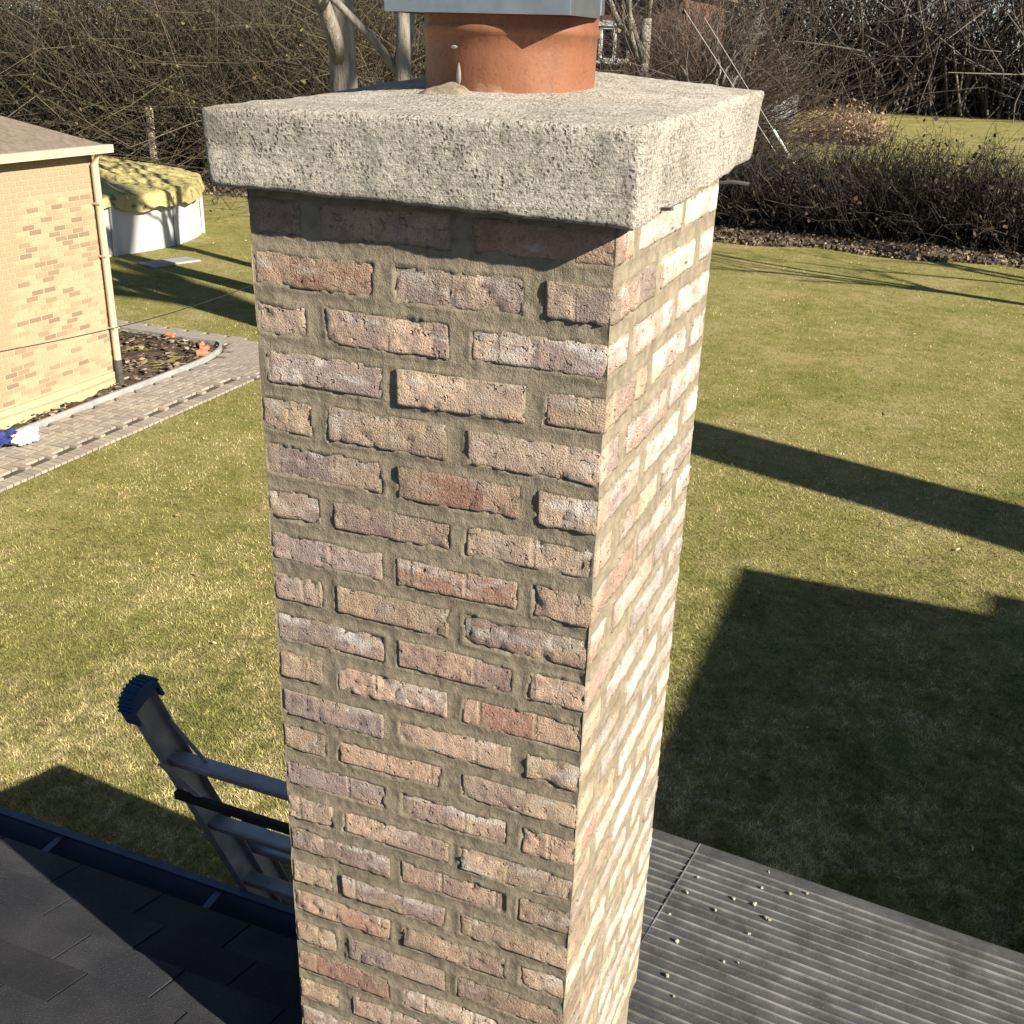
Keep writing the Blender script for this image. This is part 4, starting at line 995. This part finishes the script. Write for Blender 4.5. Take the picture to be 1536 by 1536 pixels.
# leaf litter strip before the hedge
def litter():
    rg = np.random.default_rng(12); n = 9000
    x = rg.uniform(-7, 9, n); y = 28.6+rg.random(n)**1.3*4.5+fbm(np.stack([x, 0*x, 0*x], 1), .5, 3)*.4
    x2 = rg.uniform(-40, -12, n); y2 = 28.4+rg.random(n)**1.3*5
    p = np.stack([np.r_[x, x2], np.r_[y, y2], rg.uniform(.01, .07, 2*n)], 1)
    obj('leaf_litter', leaves_mesh('leaf_litter', p, rg, .05, [(.10, .075, .05), (.16, .12, .085), (.24, .19, .14), (.06, .05, .04)]), LEAF, kind='stuff', label='fallen leaves under the bare hedge and thicket', cat='leaf litter')
    for nm, xa, xb, ya in (('hedge_bed', -6.6, 9.5, 28.9), ('thicket_bed', -42, -11.5, 28.7)):
        nx, ny = 80, 30; xx, yy = np.meshgrid(np.linspace(xa, xb, nx), np.linspace(ya, 38 if xa < -20 else 34.5, ny), indexing='ij'); q = np.stack([xx, yy, 0*xx], -1)
        q[..., 2] = .03+fbm(q, 1.1, 4)*.05; q[:, 0, 1] += fbm(q[:, 0], .9, 2)*.3; q[:, 0, 2] = -.01
        obj(nm, make_mesh(nm, q.reshape(-1, 3), grid(nx, ny), True), SOIL, kind='structure')
litter()

# ---------------------------------------------------------------- far things
def far_house():
    root = empty('brick_house', (-17, 56, 0), 'red brick house with white window seen right of the flue', 'house'); off = Vector((-17, 56, 0))
    def b(m, nm, mt, par=root): return m.build(nm, mt, par, loc=-off if par is root else (0, 0, 0))
    y = 51.0
    w = MB()
    # wall pierced by the windows
    wx = [(-15.55, -14.05), (-19.6, -18.1)]; z0, z1 = 4.25, 5.75; H = 7.2
    xs = [-24.0] + [q for p in sorted(wx) for q in p] + [-11.6]
    for k in range(0, len(xs), 2): w.box(xs[k], xs[k+1], y, y+.3, 0, H)
    for a, c in wx: w.box(a, c, y, y+.3, 0, z0); w.box(a, c, y, y+.3, z1, H)
    w.box(-24, -23.7, y+.3, y+9, 0, H); w.box(-11.9, -11.6, y+.3, y+9, 0, H); w.box(-23.7, -11.9, y+8.7, y+9, 0, H)
    b(w, 'wall', REDBR)
    for a, c in wx:
        f = MB()
        f.box(a, a+.13, y-.04, y+.2, z0, z1); f.box(c-.13, c, y-.04, y+.2, z0, z1); f.box(a+.13, c-.13, y-.04, y+.2, z1-.13, z1); f.box(a+.13, c-.13, y-.04, y+.2, z0, z0+.13)
        f.box((a+c)/2-.06, (a+c)/2+.06, y-.03, y+.18, z0+.13, z1-.13)
        o = b(f, 'window', WHITE); MB().box(a-.1, c+.1, y-.16, y-.002, z0-.12, z0-.002).build('sill', WHITE, o); MB().box(a+.1, c-.1, y+.1, y+.12, z0+.1, z1-.1).build('pane', GLASS, o)
        MB().box(a-.15, c+.15, y-.10, y-.002, z1+.002, z1+.22).build('lintel', WHITE, o)
    r = MB(); r.add([(-24.5, y-.6, H), (-11.1, y-.6, H), (-11.1, y+9.6, H), (-24.5, y+9.6, H), (-24.5, y+4.5, H+3), (-11.1, y+4.5, H+3)], [(0, 1, 5, 4), (2, 3, 4, 5), (1, 2, 5), (3, 0, 4), (3, 2, 1, 0)])
    b(r, 'roof', TANROOF)
far_house()
def garage():
    root = empty('garage', (-14.2, 47, 0), 'low white garage half hidden in brush right of the flue', 'garage'); off = Vector((-14.2, 47, 0))
    MB().box(-16.2, -12.6, 45.5, 49, 0, 2.4).build('wall', WHITE, root, loc=-off)
    m = MB(); m.add([(-16.5, 45.2, 2.4), (-12.3, 45.2, 2.4), (-12.3, 49.3, 2.4), (-16.5, 49.3, 2.4), (-16.5, 47.2, 3.5), (-12.3, 47.2, 3.5)], [(0, 1, 5, 4), (2, 3, 4, 5), (1, 2, 5), (3, 0, 4), (3, 2, 1, 0)])
    m.build('roof', GREYFEN, root, loc=-off)
garage()
def fence():
    A, B = Vector((-9.9, 66, 0)), Vector((-11.6, 92, 0)); n = 40
    root = empty('board_fence', A, 'weathered pale board fence at the far end of the right yard', 'fence'); d = (B-A); L = d.length; d.normalize(); ang = math.atan2(d.y, d.x)
    me = MB().box(.01, L/n-.01, -.015, .015, .05, 2.0).mesh('board'); me.materials.append(GREYFEN)
    pm = MB().box(-.06, .06, .016, .13, 0, 2.1).mesh('post'); pm.materials.append(GREYFEN)
    for k in range(n):
        obj('board', me, None, root, loc=d*(L/n*k), rot=(0, 0, ang))
        if k % 6 == 0: obj('post', pm, None, root, loc=d*(L/n*k), rot=(0, 0, ang))
    for z in (.5, 1.6): MB().bar(Vector((0, 0, z))+Vector((-.03*d.y, .03*d.x, 0)), d*L+Vector((-.03*d.y, .03*d.x, z)), .04, .09).build('rail', GREYFEN, root)
fence()
def px3(x, y, Y):
    d = ((x-768)/1604)*CR+((y-768)/1604)*CD+CF; return Vector(CPOS+d*((Y-CPOS[1])/d[1]))
# guy wire with its guard, anchored behind the hedge
a, b = px3(1206, 270, 34.2), px3(1160, 195, 34.2); u = (b-a).normalized(); foot = a-u*(a.z/u.z); top = b+u*4.0
g = empty('guy_wire', foot, 'pale guy wire guard slanting above the bare hedge', 'guy wire')
MB().tube([Vector((0, 0, 0)), top-foot], .010, 6).build('wire', ALU, g)
MB().tube([a-foot-u*.1, b-foot], .045, 10).build('guard', WHITE, g)
a, b = px3(1186, 264, 34.6), px3(1145, 200, 34.6); u = (b-a).normalized(); foot = a-u*(a.z/u.z)
g = empty('guy_wire', foot, 'thin bare guy wire left of the pale guarded one', 'guy wire'); MB().tube([Vector((0, 0, 0)), b+u*4.5-foot], .012, 6).build('wire', ALU, g)
# service cable running past the neighbour's wall
pa, pb = px3(-40, 535, 5.2), px3(430, 408, 9.5); pts = []
for k in range(13):
    t = k/12; q = pa.lerp(pb, t); q.z -= .10*math.sin(math.pi*t); pts.append(q)
o = MB().tube([p-pa for p in pts], .0045, 6).build('overhead_cable', BLACKPL, loc=pa, label='thin dark overhead cable crossing before the yellow brick wall', cat='cable')

# two storey block right of the view: its shadow falls on the lawn
blk = empty('flat_roof_house', (14, 0, 0), 'two storey flat roofed brick house out of frame at right', 'house'); off = Vector((14, 0, 0))
MB().box(9.55, 18, -7, 4.95, 0, 5.4).build('wall', NMORTAR, blk, loc=-off)
MB().box(9.47, 18.1, -7.1, 5.03, 5.4, 5.52).build('roof', ASPH, blk, loc=-off)
MB().box(13.5, 14.7, 3.9, 4.9, 5.52, 6.5).build('chimney_stack', REDBR, blk, loc=-off)
